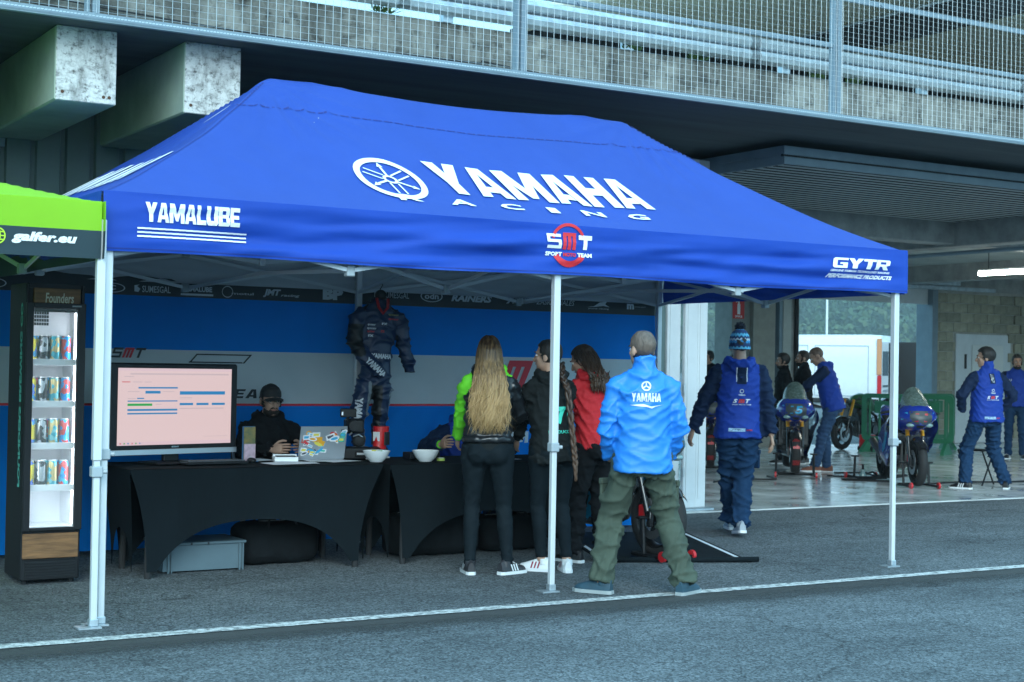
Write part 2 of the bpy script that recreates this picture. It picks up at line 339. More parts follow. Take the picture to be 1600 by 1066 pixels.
# garage interior
M_ceil = mat('garage_ceiling', (.46, .48, .45), .8, var=.2, vscale=1.5)
m = MB(); m.box(4.3, 45, 14.5, 22.4, 3.46, 3.62); m.build('garage_ceiling', M_ceil, B)
m = MB(); m.box(9.9, 40, 14.3, 14.6, 3.18, 3.695, c=.01); m.build('ceiling_beam', M_conc, B)
for x in (15.6, 21.4, 27.5): m = MB(); m.box(x, x+.32, 12.7, 21.9, 3.15, 3.695, c=.012); m.build('ceiling_beam', M_conc, B)
m = MB(); m.tube([(15.57, 12.8, 3.06), (15.57, 15, 3.05), (15.57, 18, 3.07), (15.57, 21.8, 3.06)], .028, 8); m.build('conduit', M_steel, B)
m = MB(); m.box(18.15, 18.58, 22.0, 22.5, 0, 3.46); m.build('rear_column', mat('column_grey', (.22, .24, .23), .8, var=.15), B)
m = MB(); m.box(18.585, 19.12, 21.9, 22.5, 0, 3.46); m.build('rear_column', mat('column_tan', (.34, .34, .30), .8, var=.15), B)
m = MB(); m.box(19.22, 19.3, 21.9, 22.3, 0, 3.46); m.build('rear_frame', M_steel, B)
m = MB(); m.box(19.36, 19.56, 21.95, 22.4, 0, 3.46); m.build('rear_column', mat('column_pale', (.5, .53, .5), .8, var=.1), B)
m = MB(); m.box(19.565, 19.80, 22.0, 22.4, 0, 3.46); m.build('rear_column', M_conc, B)
m = MB(); m.tube([(19.70, 21.96, 0), (19.70, 21.96, 3.4)], .04, 10); m.build('downpipe', M_dark, B)
m = MB(); m.box(23.24, 23.395, 21.85, 22.3, 0, 3.3, c=.01); m.build('rear_frame', M_steel, B)
m = MB(); m.box(9.3, 45, 22.05, 22.3, 3.16, 3.46); m.build('rear_lintel', M_conc, B)
m = MB(); m.box(9.3, 9.5, 12.7, 17.2, .0, 3.5); m.build('party_wall', M_conc, B)
m = MB(); m.box(4.1, 4.3, 12.7, 22.3, .0, 3.5); m.build('party_wall', M_conc, B)
m = MB(); m.box(40, 40.2, 12.7, 22, 0, 3.46); m.build('party_wall', M_conc, B)
m = MB(); m.box(19.9, 24.75, 21.55, 21.63, 3.12, 3.2, c=.01); m.box(19.9, 23.6, 21.45, 21.66, 3.21, 3.3, c=.01); m.build('rear_door_track', M_galv, B)
m = MB(); m.box(19.9, 23.23, 21.98, 22.03, 2.84, 3.15); m.build('raised_rear_shutter', M_white, B)
# block wall
M_mort = mat('mortar', (.45, .44, .40), .95, var=.2)
M_blk = [mat('block_%s' % n_, c_, .9, var=.22, vscale=7, bump=.5, bscale=70) for n_, c_ in (('a', (.36, .34, .25)), ('b', (.42, .40, .30)), ('c', (.30, .29, .22)))]
BW = thing('block_wall', 'bare concrete block wall at the rear of the garage', 'wall', (23.4, 22.0, 0))
m = MB(); m.box(0, 6.2, .012, .2, 0, 3.16); m.build('mortar_bed', M_mort, BW)
def blockmesh(w, mt): k = MB(); k.box(.006, w-.006, 0, .06, .006, .194, c=.008); return k.mesh('block', mt)
bl = [blockmesh(.4, q) for q in M_blk]; bh = [blockmesh(.2, q) for q in M_blk]; rr = random.Random(5)
for j in range(15):
    x = 0; x1 = 6.0
    if j % 2: link('block', rr.choice(bh), BW, (0, 0, .1+j*.2)); x = .2
    while x < x1-.3:
        if not (j*.2+.1 < 2.2 and .62 < x+.39 and x < 2.28): link('block', rr.choice(bl), BW, (x, 0 if x < 2.3 else -.05, .1+j*.2))
        elif .62 < x+.39 and x < .62: link('block', rr.choice(bh), BW, (x, 0, .1+j*.2))
        elif x < 2.28 < x+.3: link('block', rr.choice(bh), BW, (x+.2, -.05, .1+j*.2))
        x += .4
WD = thing('white_door', 'white door set in the concrete block wall behind the two mechanics', 'door', (24.25, 21.97, 0))
m = MB(); m.box(-.2, 1.45, 0, .04, 0.02, 2.27, c=.008); m.build('frame', M_white, WD)
m = MB(); m.box(.26, 1.2, -.02, -.002, .05, 2.05, c=.008); m.build('leaf', mat('door_white', (.72, .74, .72), .5), WD)
m = MB(); m.box(.05, .1, -.02, -.004, 1.55, 1.85); m.build('wall_slot', M_dark, WD)
m = MB(); m.tube([(1.1, -.05, 1.0), (1.1, -.05, 1.14)], .012, 8); m.build('handle', M_galv, WD)

# wall, crash barrier and fence on the deck
PW = MB(); PW.box(-14, 40, 12.0, 12.3, 3.742, 4.53); tag(PW.build('parapet_wall', M_wallc), 'stained concrete wall along the deck behind the mesh fence', 'wall')
CB = thing('cable_run', 'slack black cables hanging along the deck wall behind the mesh fence', 'cable')
for k, (x0, x1, z0, z1, s_) in enumerate(((1, 6.9, 4.42, 4.2, .1), (6.9, 11.3, 4.22, 4.02, .02), (11.3, 19, 4.12, 4.0, .1), (2.5, 6.9, 4.22, 4.18, .06), (6.6, 8.1, 4.15, 4.0, .03))):
    m = MB(); m.tube([(x0+(x1-x0)*t/14, 11.97, z0+(z1-z0)*t/14-s_*4*(t/14)*(1-t/14)) for t in range(15)], .008, 6); m.build('cable', M_dark, CB)
GR = thing('guard_rail', 'galvanised steel crash barrier on top of the stained deck wall', 'guard rail')
prof = [(0, 4.58), (-.06, 4.60), (-.085, 4.645), (-.06, 4.69), (-.01, 4.71), (-.06, 4.73), (-.085, 4.775), (-.06, 4.82), (0, 4.84)]
for i in range(8):
    x0 = -6+i*4; m = MB(); m.loft([[(x, 11.94+a, z) for a, z in prof] for x in (x0, x0+4.12)], cap=False, closed=False)
    m.loft([[(x, 11.948+a, z) for a, z in prof[::-1]] for x in (x0, x0+4.12)], cap=False, closed=False); m.build('rail', M_galv, GR, smooth=30)
for i in range(16): m = MB(); m.box(-5.5+2*i, -5.4+2*i, 11.97, 12.05, 4.53, 4.82); m.build('post', M_galv, GR)
FE = thing('mesh_fence', 'tall galvanised wire mesh fence along the deck edge', 'fence')
posts = [-3.85, -.5, 2.85, 6.205, 9.53, 12.88, 16.2]
for x in posts:
    m = MB(); m.box(x-.024, x+.024, 10.10, 10.16, 3.742, 5.6, c=.005); m.box(x-.062, x-.04, 10.11, 10.18, 3.742, 5.6, c=.004); m.build('post', M_steel, FE)
for i, x in enumerate(posts[:-1]):
    for z in ((4.34, 4.78) if i > 1 else (4.78,)):
        m = MB(); m.box(x+.034, posts[i+1]-.08, 10.10, 10.125, z, z+.045, c=.005)
        for q in range(3): m.tube([(x+.5+q*1.15, 10.099, z+.022), (x+.5+q*1.15, 10.09, z+.022)], .012, 8)
        m.build('rail', M_steel, FE)
    m = MB(); a, b = x+.01, posts[i+1]-.005; nx = int((b-a)/.062)
    for k in range(nx+1):
        xx = a+(b-a)*k/nx; m.tube([(xx, 10.075, 3.75), (xx, 10.075, 5.5)], .0023, 4, cap=False)
    for k in range(38): z = 3.765+k*.046; m.tube([(a, 10.0825, z), (b, 10.0825, z)], .0011, 4, cap=False)
    m.build('mesh_panel', M_wire, FE)
M_weed = mat('weed', (.07, .13, .03), .7, var=.4, vscale=30)
for i, (x, lab) in enumerate(((5.9, 'small green weed on the deck wall left of the middle fence post'), (8.6, 'green weed tuft on the deck wall right of the middle fence post'), (9.4, 'low weed on the deck wall above the tent peak'), (11.5, 'small dark weed on the deck wall left of the right fence post'), (11.0, 'sparse weed on the deck wall near the right fence post'), (4.6, 'small weed on the deck wall above the left half of the tent'))):
    m = MB(); q = random.Random(i)
    for k in range(60):
        a, l = q.uniform(0, 6.28), q.uniform(.04, .13); d = V(cos(a), sin(a)*.5-.3, q.uniform(.1, 1)); d.normalize(); p = V(q.uniform(-.09, .09), 0, 0); t = p+d*l; s2 = V(-sin(a), cos(a), 0)*.012
        m.add([p, p+d*l*.6+s2, t, p+d*l*.6-s2], [(0, 1, 2, 3)])
    tag(m.build('weed', M_weed, loc=(x, 11.99, 4.53)), lab, 'plant', 'weeds on the deck wall')
# upper floor: ribbed underside of the grandstand
GS = thing('grandstand', 'beige ribbed underside of the upper stand above the fence', 'building', (10.1, 16.5, 0))
M_beige = mat('beige_sheet', (.72, .67, .52), .6, var=.15, vscale=2)
m = MB(); m.box(0, 30, -.02, .3, 3.7, 5.80); m.build('back_wall', mat('dark_wall', (.02, .024, .03), .7, var=.3), GS)
def rib(u, v): x = .02+29*u; return (x, -5.2*v, 5.82+.02*v+.02*sin(2*pi*(-5.2*v)/.19))
m = MB(); m.grid(4, 220, rib); m.build('ceiling_sheet', M_beige, GS, smooth=True)
for x in (3.4, 7.6, 11.9, 16.2): m = MB(); m.box(x, x+.7, -5.0, -.03, 5.66, 5.79); m.build('ceiling_girder', mat('girder', (.06, .065, .07), .7), GS)
for x in (3.1, 7.3, 11.6): m = MB(); m.tube([(x, -4.9, 5.72), (x, -.1, 5.72)], .02, 6); m.build('ceiling_pipe', M_galv, GS)
m = MB(); m.tube([(.0, -5.2, 5.84), (0, -.1, 5.82)], .12, 12); m.build('edge_gutter', M_beige, GS)

# fluorescent light, extinguisher sign
FLT = thing('ceiling_light', 'lit fluorescent tube light hanging under the garage ceiling', 'light', (18.2, 15.4, 2.98))
m = MB(); m.box(-.025, .025, -.8, .8, .035, .07, c=.01); m.build('housing', M_white, FLT)
m = MB(); m.tube([(0, -.78, 0), (0, .78, 0)], .03, 10); m.build('tube', mat('lit_tube', (1, 1, 1), emit=(.95, 1, .88), estr=40), FLT)
for y in (-.6, .6): m = MB(); m.tube([(0, y, .07), (0, y, .48)], .006, 6); m.build('hanger', M_dark, FLT)
M_red = mat('sign_red', (.55, .02, .02), .5); M_w = mat('print_white', (.78, .8, .8), .6)
ES = thing('extinguisher_sign', 'red fire extinguisher sign on the rear garage column', 'sign', (18.16, 21.985, 2.4))
m = MB(); m.box(0, .27, 0, .012, 0, .36); m.build('plate', M_red, ES)
m = MB(); fn = lambda a, b: (a, -.004, b)
flat_poly(m, [(.10, .08), (.17, .08), (.17, .26), (.15, .29), (.15, .32), (.12, .32), (.12, .29), (.10, .26)], fn); m.add([fn(.06, .3), fn(.06, .32), fn(.12, .33), fn(.12, .31)], [(0, 1, 2, 3)])
lettering(m, 'EXTINTOR', fn, .05, .22, .02, .06, 0, .03); m.build('pictogram', M_w, ES)
ES2 = thing('exit_sign', 'small red sign with a green arrow on the cladding above the green tent', 'sign', (3.28, 12.36, 2.62))
m = MB(); m.box(0, .22, 0, .012, 0, .15); m.build('plate', M_red, ES2)
m = MB(); flat_poly(m, [(.05, .03), (.1, .1), (.15, .03), (.12, .03), (.1, .06), (.08, .03)], fn); m.build('arrow', mat('sign_green', (.1, .5, .1), .6), ES2)

# wooded hillside beyond, with far lamp post
hm = MB()
def hill(u, v):      # u across, v up the slope
    a = R(28+32*u); d = 480+v*560; h = -1.5+128*(v**.9)*(1+.15*noise.noise(V(u*6, v*3, 2))); return (d*sin(a), d*cos(a), h)
hm.grid(40, 20, hill); struct(hm.build('hill', mat('hill_grass', (.05, .08, .035), .95, var=.3, vscale=.1)))
tm = MB(); q = random.Random(11)
for i in range(1900):
    u, v = q.uniform(.12, .88), q.random()**1.25; p = V(*hill(u, v)); s_ = q.uniform(4.5, 8); mi = q.randrange(3)
    tm.tube([p, p+V(0, 0, s_*1.2)], [.16, .1], 4, 3, cap=False)
    for k in range(100):
        d = V(q.gauss(0, 1), q.gauss(0, 1), q.gauss(0, .9)).normalized(); rr_ = q.uniform(.5, 1)**.5; lump = .8+.35*noise.noise(d*2.2+V(i, 0, 0))
        c = p+V(0, 0, s_*1.55)+V(d.x*s_*.85, d.y*s_*.85, d.z*s_*1.2)*rr_*lump; n_ = (d+V(q.gauss(0, .5), q.gauss(0, .5), q.gauss(0, .5))).normalized(); t_ = n_.orthogonal().normalized(); b_ = n_.cross(t_); w_ = s_*q.uniform(.08, .17)
        tm.add([c+t_*w_, c+b_*w_*.8, c-t_*w_*.9, c-b_*w_], [(0, 1, 2, 3)], mi)
o = tm.build('wood', [mat('wood_%d' % i, c_, .9, var=.5, vscale=.6) for i, c_ in enumerate(((.05, .095, .035), (.075, .115, .04), (.04, .075, .035)))]+[mat('bark', (.06, .05, .04), .9)]); o['kind'] = 'stuff'; o['label'] = 'wooded hillside far behind the garage'
# the damp air between here and the hill
hz = MB(); hz.box(-120, 1150, -90, 1150, -2.6, 172); hzo = hz.build('haze', None); hzo.data.materials.clear(); hm_ = bpy.data.materials.new('haze'); hm_.use_nodes = True; hm_.node_tree.nodes.clear()
pv = hm_.node_tree.nodes.new('ShaderNodeVolumePrincipled'); pv.inputs['Color'].default_value = (.86, .95, .97, 1); pv.inputs['Density'].default_value = .0007; pv.inputs['Anisotropy'].default_value = .5
mo = hm_.node_tree.nodes.new('ShaderNodeOutputMaterial'); hm_.node_tree.links.new(pv.outputs[0], mo.inputs['Volume']); hzo.data.materials.append(hm_); hzo['kind'] = 'stuff'
m = MB(); m.tube([(62, 66.5, 0), (62, 66.5, 9)], [.08, .05], 10); m.tube([(62, 66.5, 9), (61, 66, 9.3)], .06, 8); m.box(60.4, 61.2, 65.8, 66.2, 9.2, 9.4)
tag(m.build('lamp_post', M_white), 'pale lamp post in front of the far wooded hill', 'lamp post')

# ================================================================== THE TENTS
M_roof = mat('blue_canopy', (.017, .062, .35), .62, var=.10, vscale=1.3, bump=.55, bscale=6, spec=.35, translucent=.12, stretch=(1, .6, 1))
M_val = mat('blue_valance', (.007, .056, .39), .6, var=.08, vscale=2, bump=.12, bscale=9, spec=.35, translucent=.1)
M_print = mat('canopy_print', (.80, .83, .84), .6)
M_printred = mat('canopy_print_red', (.62, .02, .03), .6)
M_leg = mat('white_aluminium', (.66, .69, .71), .36, metal=.25, var=.05)
M_bar = mat('pale_bar', (.58, .63, .66), .45, metal=.2)
M_brk = mat('grey_bracket', (.33, .38, .41), .5)
M_seam = mat('seam', (.014, .03, .2), .8)
HX, HY, ZE, ZV, ZP = 3.03, 1.5, 2.36, 2.035, 3.37
TX, TY = 5.4, 9.7
def gsag(t): return .72*t+.28*t*t
def roofz(x, y):
    a = max(0, (HX-abs(x))/1.53); b = max(0, (HY-abs(y))/1.5); k = .035
    h = max(0, min(1, .5+.5*(b-a)/k)); t = b*(1-h)+a*h-k*h*(1-h); t = max(0, min(1, t))
    z = ZE+(ZP-ZE)*gsag(t)
    if abs(x) < 1.5: z -= .035*(1-(x/1.5)**2)*t*(.6+.4*cos(pi*x/1.5))
    z += .012*noise.noise(V(x*1.7, y*2.1, 3))*min(1, t*4)*(1-t)
    for px in (-1.5, 1.5):                              # tension creases fanning out from the two peaks
        dx, dy = x-px, y; r_ = math.hypot(dx, dy); an = math.atan2(dy, dx)
        z += .020*(1-abs(sin(an*9+1.5*noise.noise(V(r_*2, an, px)))))**2*math.exp(-((r_-.35)/.38)**2)
    z += .012*(1-abs(noise.noise(V(x*2.2+y*1.3, y*1.1-x*.4, 8)))*3)*max(0, min(1, (1-t)*1.5))*min(1, t*3)*.6
    z -= .05*t*(1-t)*(1+cos(2*pi*x/1.5))*.22          # cloth dips between the truss joints
    return z
T = thing('blue_gazebo', 'large royal blue pop-up gazebo with white lettering on its roof', 'tent', (TX, TY, 0))
m = MB(); m.grid(240, 120, lambda u, v: (-HX+2*HX*u, -HY+2*HY*v, roofz(-HX+2*HX*u, -HY+2*HY*v)))
roof = m.build('canopy_roof', M_roof, T, smooth=True)
m = MB(); m.grid(80, 40, lambda u, v: ((-HX+.01)*(1-2*u), (-HY+.01)*(1-2*v), roofz((-HX+.01)*(1-2*u), (-HY+.01)*(1-2*v))-.012)); m.build('canopy_lining', mat('silver_lining', (.50, .54, .58), .6, var=.06, vscale=2, bump=.2, bscale=5), T, smooth=True)
def wave(s, q, ph):           # cloth ripple of a hanging valance; q = 0 at the top, 1 at the hem
    return (.012*sin(s*2.1+ph+q*2.2)+.014*noise.noise(V(s*1.1+ph*5, q*3.2-s*.9, ph)))*(.25+.75*q)+.050*noise.noise(V(s*.85+ph, q*3.6+s*.5+.4*sin(s*1.7), ph+3))*min(1, q*3)*min(1, (HX-abs(s))*2.5)+.014*noise.noise(V(s*3, q*7+s, ph))*min(1, q*3)*min(1, (HX-abs(s))*2.5)
def val_front(x, z): q = (ZE-z)/(ZE-ZV); return V(x, -HY-.012-wave(x, q, 1)-.006*q, z+.012*q*sin(x*2.4+1)*.6)
vp = []
for nm, fn in (('f', lambda a, z: val_front(a, z)), ('b', lambda a, z: V(a, HY+.012+wave(a, (ZE-z)/(ZE-ZV), 4), z)),
               ('l', lambda a, z: V(-HX-.004-wave(a, (ZE-z)/(ZE-ZV), 7), a/HX*HY, z)), ('r', lambda a, z: V(HX+.004+wave(a, (ZE-z)/(ZE-ZV), 9), a/HX*HY, z))):
    k = MB(); k.grid(150, 22, lambda u, v: fn(-HX+2*HX*u, ZE+.004-(ZE+.004-ZV)*v)); k.build('valance', M_val if nm != 'b' else MATS['silver_lining'], T, smooth=True)
# hems and seams
m = MB()
for k in range(140):
    x0, x1 = -HX+2*HX*k/140, -HX+2*HX*(k+1)/140
    m.add([val_front(x0, ZV+.018)-V(0, .003, 0), val_front(x1, ZV+.018)-V(0, .003, 0), val_front(x1, ZV+.014)-V(0, .003, 0), val_front(x0, ZV+.014)-V(0, .003, 0)], [(0, 1, 2, 3)])
m.build('hem', M_seam, T)
m = MB(); ys = -HY+1.5*.80
for k in range(90):
    x0 = -1.86+3.72*k/90; x1 = x0+3.72/90*(.9 if k % 2 else .55)
    f_ = lambda x, d: V(x, ys+d, roofz(x, ys+d)+.004)
    m.add([f_(x0, 0), f_(x1, 0), f_(x1, .010), f_(x0, .010)], [(0, 1, 2, 3)])
for sx in (-1, 1):
    for k in range(60):
        t0, t1 = .02+.96*k/60, .02+.96*(k+.8)/60
        def hp(t, d): x = sx*(HX-1.53*t-d); y = -HY+1.5*t; return V(x, y, roofz(x, y)+.005)
        m.add([hp(t0, 0), hp(t1, 0), hp(t1, .01), hp(t0, .01)], [(0, 1, 2, 3)])
m.build('roof_seam', M_seam, T)
# roof print: the coordinates of the letters run along the slope
def on_roof(a, b): x, y = a-TX, b-TY; return V(x, y, roofz(x, y)+.009)
GL = {'Y': [[(0, 1), (.36, 1), (.5, .70), (.64, 1), (1, 1), (.67, .40), (.67, 0), (.33, 0), (.33, .40)]],
 'A': [[(0, 0), (.30, 0), (.5, .80), (.5, 1), (.30, 1)], [(1, 0), (.70, 1), (.5, 1), (.5, .80), (.70, 0)], [(.3425, .17), (.6575, .17), (.61, .36), (.39, .36)]],
 'M': [[(0, 0), (.25, 0), (.25, .56), (.42, .10), (.58, .10), (.75, .56), (.75, 0), (1, 0), (1, 1), (.70, 1), (.5, .46), (.30, 1), (0, 1)]],
 'H': [[(0, 0), (.33, 0), (.33, .38), (.67, .38), (.67, 0), (1, 0), (1, 1), (.67, 1), (.67, .61), (.33, .61), (.33, 1), (0, 1)]],
 'L': [[(0, 0), (1, 0), (1, .24), (.38, .24), (.38, 1), (0, 1)]],
 'U': [[(.12, 0), (.88, 0), (1, .14), (1, 1), (.66, 1), (.66, .24), (.34, .24), (.34, 1), (0, 1), (0, .14)]],
 'B': [[(0, 0), (.34, 0), (.34, 1), (0, 1)], [(.34, .8), (.66, .8), (.98, .9), (.88, 1), (.34, 1)], [(.34, .42), (.6, .42), (.6, .6), (.34, .6)], [(.34, 0), (.9, 0), (1, .1), (.68, .2), (.34, .2)], [(.66, .8), (.66, .6), (.6, .6), (.6, .42), (.68, .42), (.68, .2), (1, .1), (1, .42), (.9, .51), (.98, .6), (.98, .9)]],
 'E': [[(0, 0), (1, 0), (1, .22), (.36, .22), (.36, .4), (.92, .4), (.92, .6), (.36, .6), (.36, .78), (1, .78), (1, 1), (0, 1)]],
 'T': [[(.32, 0), (.68, 0), (.68, .76), (1, .76), (1, 1), (0, 1), (0, .76), (.32, .76)]],
 'G': [[(.1, 0), (1, 0), (1, .55), (.5, .55), (.5, .38), (.7, .38), (.7, .22), (.3, .22), (.3, .78), (1, .78), (1, 1), (.1, 1), (0, .88), (0, .12)]],
 'R': [[(0, 0), (.3, 0), (.3, .34), (.44, .34), (.66, 0), (1, 0), (.76, .38), (.3, .56), (.3, .8), (.7, .8), (1, .9), (.9, 1), (0, 1)], [(.7, .8), (.7, .56), (.3, .56), (.76, .38), (1, .5), (1, .9)]]}
GW = {'M': 1.3, 'L': .8, 'E': .85, 'T': .9}
def heavy(mb, s, fn, x0, x1, z0, z1, mi=0, bold=.05, gap=.12, shear=0):
    """block lettering; letters outside the block alphabet come from the font"""
    blk = all(c in GL for c in s)
    ws = [GW.get(c, 1.0) if blk else text_mesh(c, bold, 0)[2]**.55 for c in s]; tot = sum(ws)+gap*(len(s)-1); x = x0
    for c, w_ in zip(s, ws):
        cw = (x1-x0)*w_/tot
        f2 = (lambda a, b: fn(a+shear*(b-z0), b)) if shear else fn
        if blk:
            for pl in GL[c]: flat_poly(mb, [(x+cw*a, z0+(z1-z0)*b) for a, b in pl], f2, mi)
        else: lettering(mb, c, f2, x, x+cw, z0, z1, mi, bold)
        x += cw+(x1-x0)*gap/tot
m = MB(); heavy(m, 'YAMAHA', on_roof, 4.70, 6.36, 8.555, 8.95, 0, .055, .07)
heavy(m, 'RACING', on_roof, 4.28, 6.2, 8.385, 8.465, 0, .03, 1.1)
c0 = (4.345, 8.67); rr_ = (.235, .265)
ring_poly(m, c0, rr_, (rr_[0]*.82, rr_[1]*.82), on_roof)
ring_poly(m, c0, (.05, .056), (.03, .034), on_roof, seg=24)
for k in range(3):
    a = pi/2+k*2*pi/3
    def tf(u, v, a=a): x = u*cos(a)-v*sin(a); y = u*sin(a)+v*cos(a); return on_roof(c0[0]+x*.235, c0[1]+y*.265)
    for off in (0,):
        flat_poly(m, [(.18, -.035), (.62, -.035), (.62, .035), (.18, .035)], tf)
        flat_poly(m, [(.60, -.09), (.74, -.03), (.80, 0), (.74, .03), (.60, .09), (.64, 0)], tf)
    for s_ in (-1, 1): flat_poly(m, [(-.2, s_*.10), (-.74, s_*.10), (-.74, s_*.15), (-.2, s_*.15)], tf)
m.build('roof_lettering', M_print, T)
# the same word on the left slope, seen edge on
def on_left(a, b): x, y = -HX+b, a; return V(x, y, roofz(x, y)+.009)
m = MB(); heavy(m, 'YAMAHA', lambda a, b: on_left(-a, b), -.72, .95, .25, .60, 0, .05, .3); m.build('roof_lettering', M_print, T)
vf = flat; vmap = lambda a, b: val_front(a-TX, b)-V(0, .007, 0)
m = MB(); heavy(m, 'YAMALUBE', vf, 2.60, 3.15, 2.205, 2.315, 0, .06, .04)
for z in (2.118, 2.140, 2.162):
    for k in range(16): x0, x1 = 2.556+.644*k/16, 2.556+.644*(k+1)/16; flat_poly(m, [(x0, z), (x1, z+.001), (x1, z+.010), (x0, z+.009)], vf)
heavy(m, 'GYTR', vf, 7.66, 8.22, 2.20, 2.275, 0, .06, .03, shear=.35)
lettering(m, 'GENUINE YAMAHA TECHNOLOGY RACING', vf, 7.64, 8.24, 2.172, 2.188, 0, .03, .3)
lettering(m, 'PERFORMANCE PRODUCTS', vf, 7.62, 8.27, 2.128, 2.158, 0, .05, .4)
sc_ = 5.386
def blockS(x, z, w_, h, mi): # squared S and T
    for (a, b, c, d) in ((0, .8, 1, 1), (0, .42, .22, 1), (0, .42, 1, .62), (.78, 0, 1, .62), (0, 0, 1, .2)): flat_poly(m, [(x+a*w_, z+b*h), (x+c*w_, z+b*h), (x+c*w_, z+d*h), (x+a*w_, z+d*h)], vf, mi)
blockS(5.215, 2.205, .11, .095, 0)
flat_poly(m, [(5.465, 2.27), (5.57, 2.27), (5.57, 2.30), (5.465, 2.30)], vf); flat_poly(m, [(5.495, 2.205), (5.525, 2.205), (5.535, 2.27), (5.505, 2.27)], vf)
lettering(m, 'SPORT', vf, 5.205, 5.33, 2.155, 2.182, 0, .05); lettering(m, 'TEAM', vf, 5.45, 5.565, 2.155, 2.182, 0, .05)
ring_poly(m, (sc_, 2.225), (.14, .15), (.12, .13), vf, 1, 30, R(28), R(160)); ring_poly(m, (sc_, 2.225), (.14, .14), (.10, .10), vf, 1, 30, R(212), R(328))
for x in (5.335, 5.372, 5.41): flat_poly(m, [(x, 2.2), (x+.026, 2.2), (x+.034, 2.30), (x+.008, 2.30)], vf, 1)
flat_poly(m, [(5.34, 2.29), (5.44, 2.29), (5.445, 2.312), (5.345, 2.312)], vf, 1); lettering(m, 'MOTO', vf, 5.34, 5.44, 2.155, 2.180, 1, .05)
struct(mapped(m, .035, vmap).build('valance_lettering', [M_print, M_printred], T), 'stuff')
# legs
def leg(x, y, par, zt=2.30, clamp=.93, name='leg', sgn=1):
    k = MB(); k.box(x-.024, x+.024, y-.024, y+.024, .9, zt, c=.005); k.box(x-.018, x+.018, y-.018, y+.018, .012, .9, c=.004); lo = k.build(name, M_leg, par)
    k = MB(); k.box(x-.030, x+.030, y-.030, y+.030, clamp-.03, clamp+.03, c=.006); k.tube([(x+.03*sgn, y-.01, clamp), (x+.055*sgn, y-.02, clamp)], .012, 8); k.build('clamp', M_brk, lo)
    k = MB(); k.box(x-.09, x+.035, y-.05, y+.05, 0.002, .011); k.box(x-.024, x+.024, y-.024, y+.024, .011, .05, c=.004); k.build('foot_plate', M_galv, lo)
LX = (-2.985, -.07, 2.955)
for i, x in enumerate(LX):
    for y in (-1.47, 1.47): leg(x, y, T)
def bar(par, p, q, w_=.013, h=.024):
    p, q = V(*p), V(*q); d = (q-p); n_ = d.normalized(); s_ = n_.cross(V(0, 0, 1)).normalized()*w_; t_ = s_.cross(n_).normalized()*h/1
    k = MB(); k.loft([[c+s_*a+t_*b for a, b in ((-.5, -.5), (.5, -.5), (.5, .5), (-.5, .5))] for c in (p, q)]); return k.build('truss_bar', M_bar, par)
def bracket(par, p, s_=.026): k = MB(); k.box(p[0]-s_, p[0]+s_, p[1]-s_, p[1]+s_, p[2]-.035, p[2]+.03, c=.005); k.build('truss_bracket', M_brk, par)
ZT, ZB = 2.27, 2.0
def scissor(par, a, b, n_):
    a, b = V(*a), V(*b); d = (b-a)/n_; s_ = d.cross(V(0, 0, 1)).normalized()*.012
    for i in range(n_):
        p, q = a+d*i, a+d*(i+1); z0, z1 = (ZT, ZB) if i % 2 == 0 else (ZB, ZT)
        bar(par, (p.x+s_.x, p.y+s_.y, z0), (q.x+s_.x, q.y+s_.y, z1)); bar(par, (p.x-s_.x, p.y-s_.y, z0-.25*(1 if z0 == ZT else -1)), (q.x-s_.x, q.y-s_.y, z1+.25*(1 if z1 == ZB else -1)))
        if i: bracket(par, (p.x, p.y, ZB)); bracket(par, (p.x, p.y, ZT))
for y in (-1.45, 1.47): scissor(T, (LX[0], y, 0), (LX[1], y, 0), 2); scissor(T, (LX[1], y, 0), (LX[2], y, 0), 2)
for x in LX: scissor(T, (x, -1.46, 0), (x, 1.46, 0), 2)
for x in (-1.5, 1.5):
    k = MB(); k.box(x-.02, x+.02, -.02, .02, 2.1, 3.32, c=.004); k.build('peak_pole', M_leg, T); bracket(T, (x, 0, 2.25), .035)
    for y in (-1.45, 1.45): bar(T, (x, y, ZT), (x, 0, 2.3)); bar(T, (x, y, ZB), (x, 0, 2.05))
    for xx in (LX[1], math.copysign(2.95, x)): bar(T, (xx, 0, ZT), (x, 0, 2.12)); bar(T, (xx, 0, ZB), (x, 0, 2.37))
    for sx in (-1, 1):
        for sy in (-1, 1): bar(T, (x, 0, 3.28), (x+sx*1.4, sy*1.4, 2.33), .01, .02)

